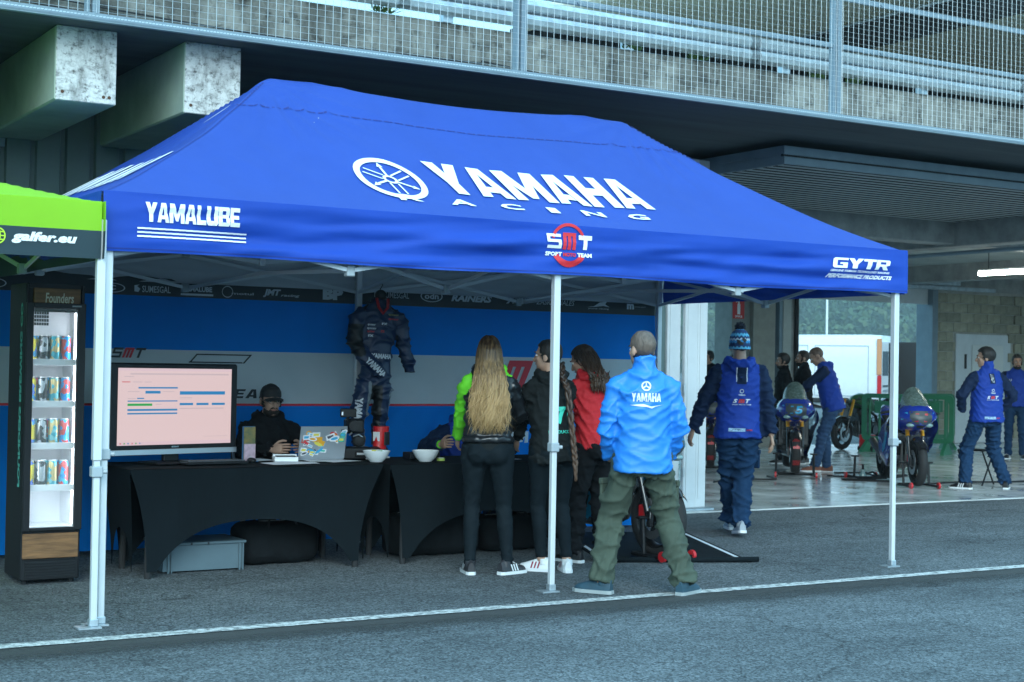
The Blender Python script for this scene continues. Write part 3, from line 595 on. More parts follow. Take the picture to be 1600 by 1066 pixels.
# printed back wall
M_bgrey = mat('banner_grey', (.045, .055, .06), .75, bump=.1, bscale=20); M_bblue = mat('banner_blue', (.003, .24, .82), .8, spec=.1, var=.06, vscale=2, translucent=.42)
M_bwhite = mat('banner_pale', (.60, .67, .72), .7, var=.06, vscale=2, translucent=.4); M_bred = mat('banner_red', (.5, .02, .04), .7)
M_blogo = mat('banner_print', (.62, .68, .72), .7)
zs = [2.13, 2.0, 1.93, 1.82, 1.72, 1.62, 1.525, 1.42, 1.32, 1.22, 1.16, 1.118, 1.100, 1.03, .95, .85, .7, .5, .25, .03]
zm = [0, 0, 1, 1, 1, 1, 2, 2, 2, 2, 2, 3, 1, 1, 1, 1, 1, 1, 1]
def wallp(x, z):
    t = x-2.42; r_ = max(0, min(1, (t-2.6)/1.5)); d = max(0, (1.95-z))
    y = .030*sin(t*9+.8*sin(t*2.3)+z*2)*min(1, d*1.5)*(.3+.7*r_)+.045*noise.noise(V(t*1.4+z*1.1, z*.7, 4))*min(1, d*2)
    y += .04*abs(noise.noise(V((t*.75+z*.62)*3.0, (z*.5-t*.3)*.6, 9)))*min(1, d*1.6)
    y += .018*r_*sin((t-z*.45)*26)*max(0, 1-abs(z-1.02)/.32)+.028*r_*sin((t-z*.2)*19+1)*max(0, min(1, (1.12-z)*4))
    return V(x, 11.235-y, z)
BWL = thing('tent_back_wall', 'blue and pale grey printed back wall of the gazebo with sponsor logos', 'banner', (0, 0, 0))
m = MB(); nu = 260
for j in range(19):
    sub = 3
    for s_ in range(sub):
        za, zb = zs[j]+(zs[j+1]-zs[j])*s_/sub, zs[j]+(zs[j+1]-zs[j])*(s_+1)/sub
        o_ = len(m.v); m.v += [tuple(wallp(2.42+5.94*i/nu, z)) for z in (za, zb) for i in range(nu+1)]
        for i in range(nu): m.f.append((o_+i, o_+nu+1+i, o_+nu+2+i, o_+i+1)); m.m.append(zm[j])
bm_ = bmesh.new(); me = m.mesh('cloth', [M_bgrey, M_bblue, M_bwhite, M_bred]); bm_.from_mesh(me); bmesh.ops.remove_doubles(bm_, verts=bm_.verts, dist=.0005); bm_.to_mesh(me); bm_.free()
me.polygons.foreach_set('use_smooth', [True]*len(me.polygons)); link('cloth', me, BWL)
wf = lambda a, b: wallp(a, b)-V(0, .006, 0)
m = MB(); logos = [('SUMESGAL', 3.56, 3.78, 1.955, 2.005, .01), ('YAMALUBE', 3.87, 4.11, 1.975, 2.015, .04), ('motul', 4.27, 4.45, 1.965, 1.985, .01), ('JMT', 4.53, 4.68, 1.955, 2.02, .05), ('racing', 4.68, 4.84, 1.96, 1.985, .02),
    ('BP', 5.04, 5.22, 1.955, 2.05, .07), ('SUMESGAL', 5.58, 5.82, 1.99, 2.04, .01), ('odn', 5.965, 6.10, 1.995, 2.045, .03), ('RAINERS', 6.22, 6.62, 1.985, 2.045, .05), ('XVS', 6.76, 6.96, 1.985, 2.055, .04), ('ZASRACUALES', 7.07, 7.47, 1.99, 2.035, .0),
    ('puma racing', 7.62, 7.84, 1.965, 1.98, .01), ('m', 8.04, 8.12, 1.98, 2.03, .05), ('motorsport', 8.13, 8.25, 1.995, 2.01, .0), ('C', 3.30, 3.36, 1.965, 2.0, .03), ('C', 2.44, 2.49, 1.965, 2.0, .03)]
for s_, a, b, z0, z1, bo_ in logos: lettering(m, s_, wf, a, b, z0, z1, 0, bo_, .25 if s_ in ('JMT', 'racing', 'RAINERS', 'XVS', 'ZASRACUALES') else 0)
for cx, cz, rx, rz_ in ((6.032, 2.02, .105, .05), (3.33, 1.98, .1, .036), (2.465, 1.98, .1, .036), (4.235, 1.985, .045, .045)): ring_poly(m, (cx, cz), (rx, rz_), (rx*.9, rz_*.86), wf, 0, 30)
for x0 in (3.50, 5.50): flat_poly(m, [(x0, 1.96+(.035 if x0 > 5 else 0)), (x0+.03, 1.955+(.035 if x0 > 5 else 0)), (x0+.045, 1.98+(.035 if x0 > 5 else 0)), (x0+.02, 2.0+(.035 if x0 > 5 else 0)), (x0+.04, 2.012+(.035 if x0 > 5 else 0)), (x0+.0, 2.005+(.035 if x0 > 5 else 0))], wf)
flat_poly(m, [(7.6, 1.985), (7.68, 1.995), (7.74, 2.03), (7.82, 2.04), (7.8, 2.015), (7.85, 1.99), (7.78, 2.0), (7.7, 1.99)], wf)
flat_poly(m, [(3.86, 1.945), (4.12, 1.945), (4.12, 1.96), (3.86, 1.96)], wf)
heavy(m, 'YAMAHA', wf, 6.35, 7.75, .78, .88, 0, .03, .3)
m.build('logo_print', M_blogo, BWL)
def smt_word(x, z, h, mi_s, mi_m):     # slanted three letter team mark
    def P(pts, mi, dx): flat_poly(m, [(x+dx+(a+.38*b)*h, z+b*h) for a, b in pts], wf, mi)
    for q in ([(0, .78), (.95, .78), (.95, 1), (0, 1)], [(0, .4), (.2, .4), (.2, .78), (0, .78)], [(.2, .4), (.95, .4), (.95, .6), (.2, .6)], [(.75, .2), (.95, .2), (.95, .4), (.75, .4)], [(0, 0), (.95, 0), (.95, .2), (0, .2)]): P(q, mi_s, 0)
    for q in ([(0, 0), (.24, 0), (.24, .78), (0, .78)], [(.36, 0), (.58, 0), (.58, .78), (.36, .78)], [(.7, 0), (.94, 0), (.94, .78), (.7, .78)], [(0, .78), (.94, .78), (.94, 1), (0, 1)]): P(q, mi_m, 1.12*h)
    for q in ([(0, .78), (1, .78), (1, 1), (0, 1)], [(.38, 0), (.62, 0), (.62, .78), (.38, .78)]): P(q, mi_s, 2.24*h)
m = MB(); smt_word(6.45, 1.25, .245, 0, 1)
smt_word(3.33, 1.46, .075, 2, 1); heavy(m, 'TEAM', wf, 4.2, 4.62, 1.16, 1.23, 2, .02, .2, shear=.3)
ff = lambda a, b: wf(a, b)
for q in ([(4.0, 1.49), (4.42, 1.49), (4.42, 1.5), (4.0, 1.5)], [(3.94, 1.43), (4.36, 1.43), (4.36, 1.44), (3.94, 1.44)], [(3.94, 1.43), (3.955, 1.43), (4.015, 1.5), (4.0, 1.5)], [(4.36, 1.43), (4.375, 1.43), (4.435, 1.5), (4.42, 1.5)]): flat_poly(m, q, ff, 2)
m.build('team_mark', [mat('mark_pale', (.55, .6, .64), .7), mat('mark_red', (.5, .03, .05), .7), mat('mark_dark', (.02, .03, .04), .7)], BWL)
m = MB()
for z in (2.12, 1.55, 1.0, .3): m.box(8.36, 8.39, 11.19, 11.22, z-.02, z+.02)
m.build('wall_strap', M_bblue, BWL)

# green gazebo at the left edge
M_gr = mat('lime_canopy', (.28, .62, .015), .6, var=.06, vscale=2, bump=.1, bscale=8, translucent=.25)
M_gd = mat('dark_teal_valance', (.008, .03, .04), .6, bump=.1, bscale=8)
G = thing('green_gazebo', 'lime green pop-up gazebo with a dark lettered valance at the left edge', 'tent', (.80, 9.63, 0))
GX, GYH = 1.545, 1.5
def groof(x, y):
    t = max(0, min((GX-abs(x))/GX, (GYH-abs(y))/GYH)); return 2.29+.5*(.75*t+.25*t*t)
m = MB(); m.grid(60, 60, lambda u, v: (-GX+2*GX*u, -GYH+2*GYH*v, groof(-GX+2*GX*u, -GYH+2*GYH*v))); m.build('canopy_roof', M_gr, G, smooth=True)
gvf = lambda a, z: V(a, -GYH-.01-.016*sin(a*4+z*3)*(2.3-z)*2.5, z)
for sgn in (0, 1, 2, 3):
    def fnv(a, z, sgn=sgn):
        p = gvf(a, z)
        return (p, V(p.x, -p.y, z), V(GX-GYH-p.y, a, z), V(-GX+GYH+p.y, a, z))[sgn]
    k = MB(); k.grid(50, 4, lambda u, v: fnv(-GX+2*GX*u, 2.294-(2.294-2.135)*v)); k.grid(50, 4, lambda u, v: fnv(-GX+2*GX*u, 2.135-(2.135-1.985)*v), 1); k.build('valance', [M_gr, M_gd], G, smooth=True)
m = MB(); gl = lambda a, b: gvf(a-.80, b)-V(0, .006, 0)
lettering(m, 'galfer.eu', gl, 1.875, 2.215, 2.045, 2.11, 0, .05, .22)
ring_poly(m, (1.80, 2.08), (.045, .045), (.038, .038), gl, 1, 24); ring_poly(m, (1.80, 2.08), (.02, .045), (.014, .038), gl, 1, 24)
for z in (2.06, 2.08, 2.10): flat_poly(m, [(1.76, z-.003), (1.84, z-.003), (1.84, z+.003), (1.76, z+.003)], gl, 1)
m.build('valance_lettering', [M_print, mat('lime_print', (.45, .7, .03), .6)], G)
for x, y in ((1.556, -1.47), (1.50, 1.47), (-1.5, -1.47), (-1.5, 1.47)): leg(x, y, G, 2.2, .84)
scissor(G, (-1.5, -1.45, 0), (1.5, -1.45, 0), 2); scissor(G, (1.49, -1.45, 0), (1.49, 1.45, 0), 2)
m = MB(); m.tube([(.95, -1.48, 1.99), (.97, -1.47, 1.93), (.93, -1.45, 1.86), (.95, -1.44, 1.80)], .008, 6); m.build('tie_strap', mat('lime_strap', (.3, .5, .1), .7), G)

# ================================================================== THINGS UNDER THE TENTS
M_blk = mat('black_plastic', (.008, .009, .011), .45, spec=.3); M_blkm = mat('matt_black', (.015, .016, .018), .8)
M_span = mat('black_stretch_cloth', (.006, .010, .013), .9, spec=.12, var=.2, vscale=2, bump=.7, bscale=4, stretch=(1.6, 1, .5))
M_wood = mat('rustic_wood', (.20, .095, .035), .6, var=.5, vscale=5, stretch=(1, 1, 9), bump=.2, bscale=12)
# --- drinks fridge
F = thing('drinks_fridge', 'tall slim black drinks fridge with lit shelves of cans and wooden panels', 'fridge', (2.377, 9.87, 0))
FW, FD_, FH = .375, .42, 1.925
m = MB(); m.box(0, .022, 0, FD_, .03, FH, c=.006); m.build('side_panel', M_blk, F)
m = MB(); m.box(FW-.022, FW, 0, FD_, .03, FH, c=.006); m.build('side_panel', M_blk, F)
m = MB(); m.box(.0225, FW-.0225, FD_-.03, FD_, .03, FH); m.box(.0225, FW-.0225, .005, FD_-.03, FH-.03, FH); m.box(.0225, FW-.0225, .01, FD_-.03, .03, .35); m.build('carcass', M_blk, F)
m = MB(); m.box(.0225, FW-.0225, .02, .03, FH-.17, FH-.03); m.build('header', M_blk, F)
m = MB(); m.box(.05, FW-.03, -.006, .019, FH-.155, FH-.03, c=.003)
hd = m.build('wooden_header', M_wood, F)
m = MB(); lettering(m, 'Founders', lambda a, b: (a, -.010, b), .12, .30, FH-.125, FH-.06, 0, .02, .1); m.build('lettering', mat('cream_print', (.6, .55, .42), .6), hd)
m = MB(); m.box(.01, FW-.01, -.006, .008, .165, .325, c=.004); m.build('wooden_base', M_wood, F)
m = MB(); m.box(.01, FW-.01, -.004, .008, .03, .155, c=.004)
for k in range(6): m.box(.03, FW-.03, -.012, -.0045, .045+k*.018, .055+k*.018)
m.build('kick_grille', M_blk, F)
for x in (.04, FW-.04): m = MB(); m.tube([(x, .05, 0), (x, .05, .03)], .02, 10); m.build('foot', M_blk, F)
m = MB(); lettering(m, 'FOUNDERS BREWING CO', lambda a, b: (-.004, .25-b, 1.80-a if False else a), .62, 1.80, .14, .20, 0, .05)
m.build('side_lettering', mat('teal_print', (.10, .42, .36), .6), F)
M_fin = mat('fridge_liner', (.75, .77, .8), .4)
DZ0, DZ1, DX0, DX1 = .365, 1.765, .045, .325
m = MB(); m.box(.023, FW-.023, FD_-.05, FD_-.031, .36, FH-.175); m.box(.0235, .035, .06, FD_-.05, .36, FH-.175); m.box(FW-.035, FW-.0235, .06, FD_-.05, .36, FH-.175); m.box(.035, FW-.035, .06, FD_-.05, .351, .362); m.box(.036, FW-.036, .22, FD_-.051, 1.56, FH-.176); m.build('liner', M_fin, F)
m = MB()
for i in range(9):
    for j in range(4): m.box(.06+i*.016, .072+i*.016, .214, .2195, 1.66+j*.024, 1.678+j*.024)
struct(m.build('fan_grille', M_blkm, F), 'stuff')
M_led = mat('led_strip', (1, 1, 1), emit=(.85, .93, 1), estr=12)
for x in (.0375, FW-.0425): m = MB(); m.box(x, x+.005, .062, .074, .38, 1.74); m.build('led_strip', M_led, F)
d_ = MB()
for (x0, x1, z0, z1) in ((0, DX0, .345, 1.80), (DX1, FW, .345, 1.80), (DX0, DX1, .345, DZ0), (DX0, DX1, DZ1, 1.80)): d_.box(x0, x1, -.035, -.004, z0, z1, c=.003)
dr = d_.build('door', M_blk, F)
m = MB(); m.box(DX0, DX1, -.022, -.018, DZ0, DZ1); m.build('glass', mat('clear_glass', (.9, .95, .95), .03, alpha=.07, spec=.3), dr)
m = MB(); m.box(FW-.09, FW-.03, -.0375, -.0352, 1.778, 1.788); m.build('maker_mark', mat('grey_print', (.25, .27, .28), .6), dr)
shz = (.62, .89, 1.16, 1.43)
for z in shz:
    m = MB(); m.box(.036, FW-.036, .07, FD_-.052, z-.012, z); sh = m.build('shelf', M_fin, F)
    m = MB(); m.box(.036, FW-.036, .058, .069, z-.03, z+.012, c=.003); m.build('price_rail', M_fin, sh)
def can_mats(i, c1, c2, c3):
    ms = bpy.data.materials.new('can_%d' % i); ms.use_nodes = True; N = ms.node_tree.nodes; L = ms.node_tree.links; b = N['Principled BSDF']
    tc = N.new('ShaderNodeTexCoord'); vo = N.new('ShaderNodeTexVoronoi'); vo.inputs['Scale'].default_value = 34; L.new(tc.outputs['Object'], vo.inputs['Vector'])
    r_ = N.new('ShaderNodeValToRGB'); r_.color_ramp.interpolation = 'CONSTANT'; e = r_.color_ramp.elements
    e[0].color = (*c1, 1); e[1].position = .45; e[1].color = (*c2, 1); k = e.new(.72); k.color = (*c3, 1); k = e.new(.88); k.color = (.8, .8, .8, 1)
    L.new(vo.outputs['Color'], r_.inputs[0]); L.new(r_.outputs[0], b.inputs['Base Color']); b.inputs['Roughness'].default_value = .3; b.inputs['Metallic'].default_value = .3; return ms
CM = [can_mats(0, (.12, .2, .6), (.7, .6, .05), (.05, .3, .6)), can_mats(1, (.01, .012, .015), (.3, .35, .38), (.02, .02, .025)), can_mats(2, (.05, .4, .5), (.55, .45, .2), (.2, .55, .6)), can_mats(3, (.02, .3, .7), (.6, .08, .08), (.05, .45, .75))]
CN = ['blue and yellow', 'black and white', 'teal and gold', 'blue and red']; SN = ['bottom', 'second lowest', 'second highest', 'top']
M_alu = mat('aluminium', (.7, .72, .74), .3, metal=.9)
m = MB(); m.lathe([(.0, .003), (.023, .0), (.0315, .012), (.0315, .145), (.027, .158)], 18); canb = [m.mesh('body', c, 40) for c in CM]
m = MB(); m.lathe([(.027, .158), (.0275, .163), (.025, .163), (.024, .158), (.0, .158)], 18); m.box(-.006, .006, -.012, .010, .1585, .1605); canl = m.mesh('lid', M_alu, 40)
for j, z in enumerate(shz):
    for i in range(4):
        c = thing('drink_can', '%s can on the %s shelf of the drinks fridge' % (CN[i], SN[j]), 'can', (2.377+.075+i*.0725, 9.87+.125, z+.001), .5*i+j, 'cans in the drinks fridge')
        link('body', canb[i], c); link('lid', canl, c)
        if i < 3:
            c = thing('drink_can', '%s can in the second row of the %s fridge shelf' % (CN[(i+1+j) % 4], SN[j]), 'can', (2.377+.112+i*.0725, 9.87+.20, z+.001), .7*i+j, 'cans in the drinks fridge')
            link('body', canb[(i+1+j) % 4], c); link('lid', canl, c)
# --- tables with stretch covers
def stretch_table(name, lab, x0, x1, y0, y1, zt):
    t = thing(name, lab, 'table', ((x0+x1)/2, (y0+y1)/2, 0)); hx, hy = (x1-x0)/2, (y1-y0)/2
    k = MB(); k.box(-hx+.02, hx-.02, -hy+.02, hy-.02, zt-.045, zt-.006, c=.01); k.build('table_top', M_blkm, t)
    k = MB()
    def edge(z): q = 1-z/zt; return .15*(1-(1-q)**2.2)          # cloth pulls in towards the feet
    nL = 48
    def arch(s_):   # s_ in -1..1 along a side
        a = abs(s_); return 0 if a > .9 else .34*(1-(a/.9)**2.4)**.75 if a < .9 else 0
    def side(L, off, fn):
        def p(u, v):
            s_ = -1+2*u; b0 = .045+arch(s_)*(.95 if L > .6 else .8); z = b0+(zt-b0)*v; ins = edge(z)
            ly = (L-ins*.98)*s_*(1); pinch = .05*(1-v)*max(0, 1-abs(abs(s_)-.86)*3)
            return fn(ly, off-ins*.55-.03*(1-s_*s_)*(4*v*(1-v)))
        k.grid(nL, 14, p) if False else k.grid(nL, 14, lambda u, v: (*fn(*[(L-edge(.045+arch(-1+2*u)*(.95 if L > .6 else .8)+(zt-(.045+arch(-1+2*u)*(.95 if L > .6 else .8)))*v))*(-1+2*u), off-edge(.045+arch(-1+2*u)*(.95 if L > .6 else .8)+(zt-(.045+arch(-1+2*u)*(.95 if L > .6 else .8)))*v)*.5]), .045+arch(-1+2*u)*(.95 if L > .6 else .8)+(zt-.008-(.045+arch(-1+2*u)*(.95 if L > .6 else .8)))*v))
    side(hx, hy, lambda a, b: (a, -b)); side(hx, hy, lambda a, b: (-a, b)); side(hy, hx, lambda a, b: (b, a)); side(hy, hx, lambda a, b: (-b, -a))
    k.grid(20, 8, lambda u, v: (-hx+2*hx*u, -hy+2*hy*v, zt-.004))
    k.build('stretch_cover', M_span, t, smooth=50)
    for sx in (-1, 1):
        for sy in (-1, 1): k = MB(); k.tube([(sx*(hx-.165), sy*(hy-.10), 0), (sx*(hx-.165), sy*(hy-.10), .06), (sx*(hx-.17), sy*(hy-.12), zt-.06)], [.022, .024, .016], 10); k.build('leg', M_blkm, t)
    return t
stretch_table('stretch_table', 'table in a black stretch cover carrying the television and laptop', 3.03, 4.87, 9.74, 10.50, .735)
stretch_table('stretch_table', 'table in a black stretch cover in front of the three women', 4.92, 6.76, 9.74, 10.50, .735)
# --- grey crate under the table
CR = thing('storage_crate', 'grey plastic storage crate on the ground under the television table', 'crate', (3.36, 10.02, 0))
M_crate = mat('grey_crate', (.085, .13, .155), .5, var=.08)
m = MB(); m.box(0, .58, .004, .012, .012, .185); m.box(0, .58, .38, .388, .012, .185); m.box(0.001, .009, .012, .38, .012, .185); m.box(.571, .579, .012, .38, .012, .185); m.box(.009, .571, .012, .38, .012, .02); m.build('shell', M_crate, CR)
m = MB(); m.box(-.012, .592, -.01, .403, .186, .205, c=.004); m.build('rim', M_crate, CR)
for x in (.03, .54): m = MB(); m.box(x, x+.012, -.008, .003, .0, .185); m.box(x+.024, x+.032, -.008, .003, .0, .185); m.build('rib', M_crate, CR)
for x in (.19, .31): m = MB(); m.box(x, x+.01, -.015, -.0105, .188, .204); m.build('latch', M_blkm, CR)
# --- television
TVm = thing('television', 'large black flat television showing a web page on the covered table', 'television', (3.46, 10.15, .735), R(14))
m = MB(); m.box(-.51, .51, -.02, .07, .065, .69, c=.012); m.build('housing', M_blk, TVm)
m = MB(); m.box(-.20, .20, -.12, .14, .0, .018, c=.008); m.box(-.06, .06, .02, .06, .018, .12, c=.006); m.build('stand', M_blk, TVm)
m = MB(); m.box(-.505, .505, -.026, -.0205, .068, .105, c=.002); m.build('silver_trim', M_alu, TVm)
m = MB(); m.box(-.452, .452, -.0235, -.0205, .135, .655)
M_scr = mat('screen_page', (.02, .02, .02), .3, emit=(.92, .68, .68), estr=.42); sc = m.build('screen', M_scr, TVm)
ui = MB(); us = lambda a, b: (-.452+.904*a, -.0245, .655-.52*b)
def uib(a0, b0, a1, b1, mi): flat_poly(ui, [us(a0, b0), us(a0, b1), us(a1, b1), us(a1, b0)] if False else [(a0, b0), (a1, b0), (a1, b1), (a0, b1)], us, mi)
for q in ((.17, .245, .51, .265, 0), (.23, .295, .36, .33, 0), (.53, .30, .94, .345, 0), (.08, .42, .51, .435, 0), (.53, .455, .65, .485, 0), (.68, .455, .79, .485, 0), (.82, .455, .94, .485, 0), (.08, .53, .51, .555, 0), (.08, .58, .51, .6, 0),
          (.08, .46, .29, .49, 1), (.03, .175, .1, .185, 2), (.0, .0, 1, .035, 3), (.1, .065, .97, .085, 4), (.53, .38, .64, .39, 4), (.53, .40, .64, .405, 4), (.53, .52, .93, .535, 4), (.08, .30, .18, .31, 4), (.38, .30, .48, .31, 4), (.12, .175, .2, .185, 4), (.22, .175, .28, .185, 4), (.75, .90, .97, .905, 4), (.0, .955, 1, 1, 3),
          (.08, .39, .15, .4, 4), (.16, .385, .22, .4, 0), (.05, .105, .13, .115, 4), (.32, .465, .37, .475, 4)): uib(*q)
for k in range(6): uib(.02+k*.033, .965, .032+k*.033, .985, (2, 1, 0)[k % 3])
em = lambda n_, c_, s_=.5: mat(n_, (.01, .01, .01), .3, emit=c_, estr=s_)
struct(ui.build('page_print', [em('px_blue', (.02, .22, .5)), em('px_green', (.02, .38, .06)), em('px_red', (.6, .04, .05)), em('px_pink', (.75, .55, .6)), em('px_grey', (.6, .48, .5))], sc), 'stuff')
m = MB(); lettering(m, 'SONY', lambda a, b: (a, -.024, b), -.03, .03, .114, .124, 0, .03); m.build('maker_mark', M_alu, TVm)
# --- keyboard, mouse
KB = thing('keyboard', 'black computer keyboard in front of the television', 'keyboard', (3.70, 10.02, .737), R(6))
m = MB(); m.box(-.23, .23, -.08, .08, .002, .02, c=.005); m.build('base', M_blk, KB)
m = MB()
for j in range(5):
    for i in range(20): m.box(-.215+i*.0215, -.197+i*.0215, -.065+j*.027, -.044+j*.027, .0205, .028)
struct(m.build('keys', mat('key_grey', (.05, .055, .06), .5), KB), 'stuff')
MO = thing('computer_mouse', 'black computer mouse beside the keyboard', 'mouse', (4.02, 10.12, .737))
m = MB(); m.ell((0, 0, .012), (.03, .05, .022), 14, 8); m.build('shell', M_blk, MO, smooth=True); m = MB(); m.tube([(0, .028, .034), (0, .018, .036)], .005, 8); m.build('wheel', M_brk, MO)
# --- leaflet holder, phone box, papers
LH = thing('leaflet_holder', 'upright leaflet stand between the television and the laptop', 'leaflet stand', (4.03, 10.20, .737), R(8))
m = MB(); m.box(-.05, .05, .0, .012, 0, .25, c=.003); m.box(-.05, .05, -.05, .0, 0, .006); m.build('stand', mat('navy_card', (.02, .1, .22), .5), LH)
m = MB(); m.box(-.044, .046, -.009, -.002, .006, .245); lf = m.build('leaflet', mat('leaflet_dark', (.06, .10, .06), .4, var=.7, vscale=18, col2=(.3, .2, .05)), LH)
m = MB(); m.box(-.044, .046, -.013, -.0095, .006, .125); m.build('leaflet_band', mat('leaflet_pink', (.5, .35, .42), .4, var=.3, vscale=30), lf)
PB = thing('phone_box', 'open white box holding a phone on the covered table', 'box', (4.28, 10.13, .737), R(-12))
m = MB(); m.box(-.085, .085, -.05, .05, .0, .035, c=.003); m.box(-.085, .085, .02, .05, .0355, .05); m.build('carton', mat('carton_white', (.75, .77, .78), .5), PB)
m = MB(); m.box(-.07, .07, -.04, .015, .0355, .043, c=.002); m.build('phone', M_blk, PB)
M_pap = mat('paper', (.72, .75, .8), .7, var=.06)
for i, (x, y, r_, lab) in enumerate(((4.20, 9.93, .1, 'white paper sheets at the table edge before the phone box'), (4.30, 9.97, -.25, 'white paper sheet half under the phone box'), (4.66, 10.06, .35, 'white paper sheet lying in front of the laptop'), (4.58, 10.10, -.1, 'loose paper sheet beside the laptop front corner'), (4.08, 10.28, .3, 'paper sheet behind the leaflet stand'))):
    k = MB(); k.grid(6, 6, lambda u, v: (-.148+.297*u, -.105+.21*v, .002+i*.0008+.004*sin(u*3+i)*v)); tag(k.build('paper_sheet', M_pap, loc=(x, y, .736), rz=r_), lab, 'paper', 'papers on the table')
# --- laptop seen from behind, covered in stickers
LT = thing('laptop', 'open grey laptop with its lid covered in stickers', 'laptop', (4.58, 10.18, .737), R(-3))
m = MB(); m.box(-.18, .18, -.0, .25, .0, .018, c=.006); m.build('base', mat('laptop_grey', (.35, .37, .4), .4, metal=.6), LT)
Tl = Matrix.Translation((0, .0, .012)) @ Matrix.Rotation(R(14), 4, 'X')
m = MB(); m.box(-.18, .18, -.004, .004, 0, .245, T=Tl, c=.003); lid = m.build('lid', mat('laptop_lid', (.38, .42, .46), .35, metal=.5), LT)
q = random.Random(8); stc = [(.75, .75, .78), (.6, .05, .06), (.05, .35, .6), (.75, .35, .03), (.05, .45, .35), (.08, .08, .1), (.7, .6, .1), (.2, .5, .65)]
STK = [mat('sticker_%d' % i, c_, .4) for i, c_ in enumerate(stc)]
for i in range(34):
    left = i < 25
    cx = q.uniform(-.15, -.0) if left else q.uniform(.03, .16); cz = q.uniform(.025, .20) if left else q.uniform(.12, .215); w_, h_ = q.uniform(.018, .038), q.uniform(.008, .02); a = q.uniform(-.7, .7)
    k = MB(); y_ = -.0048-i*.0001
    pts = [(w_*cos(2*pi*t/10)*1.1, h_*sin(2*pi*t/10)*1.2) if i % 3 == 0 else None for t in range(10)] if i % 3 == 0 else [(-w_, -h_), (w_, -h_), (w_*1.05, h_), (-w_*.95, h_)]
    P3 = [Tl @ V(cx+a_*cos(a)-b_*sin(a), y_, cz+a_*sin(a)+b_*cos(a)) for a_, b_ in pts]; k.add(P3, [tuple(range(len(P3)))], 0)
    P4 = [Tl @ V(cx+.7*(a_*cos(a)-b_*sin(a)), y_-.00005, cz+.5*(a_*sin(a)+b_*cos(a))) for a_, b_ in pts]; k.add(P4, [tuple(range(len(P4)))], 1)
    k.build('sticker', [STK[0] if i % 2 else q.choice(STK), q.choice(STK[1:])], lid)
# --- black camera rig beside the laptop
CG = thing('camera_rig', 'black camera equipment stacked on the table beside the first bowl', 'camera', (4.86, 10.26, .737), R(-15))
m = MB(); m.box(-.10, .14, -.05, .09, 0, .09, c=.01); m.box(.02, .14, -.065, -.05, .02, .06, c=.004); m.build('battery_case', M_blk, CG)
m = MB(); m.box(-.05, .09, -.03, .08, .19, .30, c=.015); m.tube([(-.0, -.03, .25), (-.0, -.10, .25)], [.045, .038], 18); m.tube([(-.0, -.10, .25), (-.0, -.103, .25)], .03, 18); m.build('camera_body', M_blk, CG, smooth=35)
m = MB(); m.ell((-.10, -.03, .09), (.055, .06, .075), 14, 9); m.ell((.05, -.03, .14), (.05, .05, .05), 14, 9); m.build('microphone_cover', M_blkm, CG, smooth=True)
m = MB(); m.box(-.09, .03, -.02, .0, .31, .375, c=.006); m.tube([(-.03, .0, .29), (-.03, -.0, .32)], .01, 8); m.build('monitor', M_blk, CG)
m = MB(); m.box(-.082, -.07, -.022, -.0205, .325, .35); m.tube([(.0, -.06, .17), (.04, -.075, .185), (.07, -.06, .165)], .006, 6); m.tube([(-.03, -.065, .18), (-.01, -.07, .2)], .006, 6); m.box(.03, .1, -.067, -.0655, .035, .05); m.build('bright_fitting', M_alu, CG)
# --- bowls
M_bowl = mat('white_bowl', (.72, .76, .78), .3)
def bowl(loc, lab, seed):
    t = thing('bowl', lab, 'bowl', loc, 0, 'white bowls on the tables'); k = MB()
    k.lathe([(.0, .004), (.045, .0), (.05, .006), (.075, .03), (.093, .065), (.10, .08), (.097, .082), (.088, .064), (.07, .032), (.045, .012), (.0, .01)], 32); k.build('dish', M_bowl, t, smooth=50)
    q = random.Random(seed)
    for i in range(14):
        a, r_ = q.uniform(0, 6.28), q.uniform(0, .06); k = MB(); k.box(-.018, .018, -.008, .008, -.005, .005, c=.003, T=Matrix.Translation((r_*cos(a), r_*sin(a), .058+q.uniform(0, .02))) @ Matrix.Rotation(a*2, 4, 'Z') @ Matrix.Rotation(q.uniform(-.6, .6), 4, 'X'))
        k.build('sweet', mat('sweet_%d' % (i % 4), ((.6, .55, .05), (.1, .3, .08), (.5, .2, .05), (.7, .72, .7))[i % 4], .4), t)
bowl((4.90, 9.92, .737), 'white bowl at the corner of the television table below the racing suit', 1)
bowl((5.27, 9.86, .737), 'white bowl on the second table left of the blonde woman', 2)
TB = MB(); TB.box(-.13, .13, -.06, .06, 0, .05, c=.004); tag(TB.build('black_box', M_blk, loc=(5.40, 10.17, .737), rz=.05), 'flat black box on the second table behind the bowl', 'box')
m = MB(); m.tube([(0, 0, .0), (.0, 0, .02)], .03, 16); m.tube([(0, 0, .02), (0, 0, .022)], .025, 16, 1); tag(m.build('tape_roll', [mat('lime_wrap', (.35, .5, .1), .5), M_pap], loc=(5.42, 9.90, .737)), 'small pale green wrapper beside the second bowl', 'wrapper')
m = MB(); m.grid(6, 6, lambda u, v: (-.148+.297*u, -.105+.21*v, .002+.003*sin(u*3)*v)); tag(m.build('paper_sheet', M_pap, loc=(5.95, 9.95, .736), rz=.2), 'white paper sheet between the blonde and braided women', 'paper')

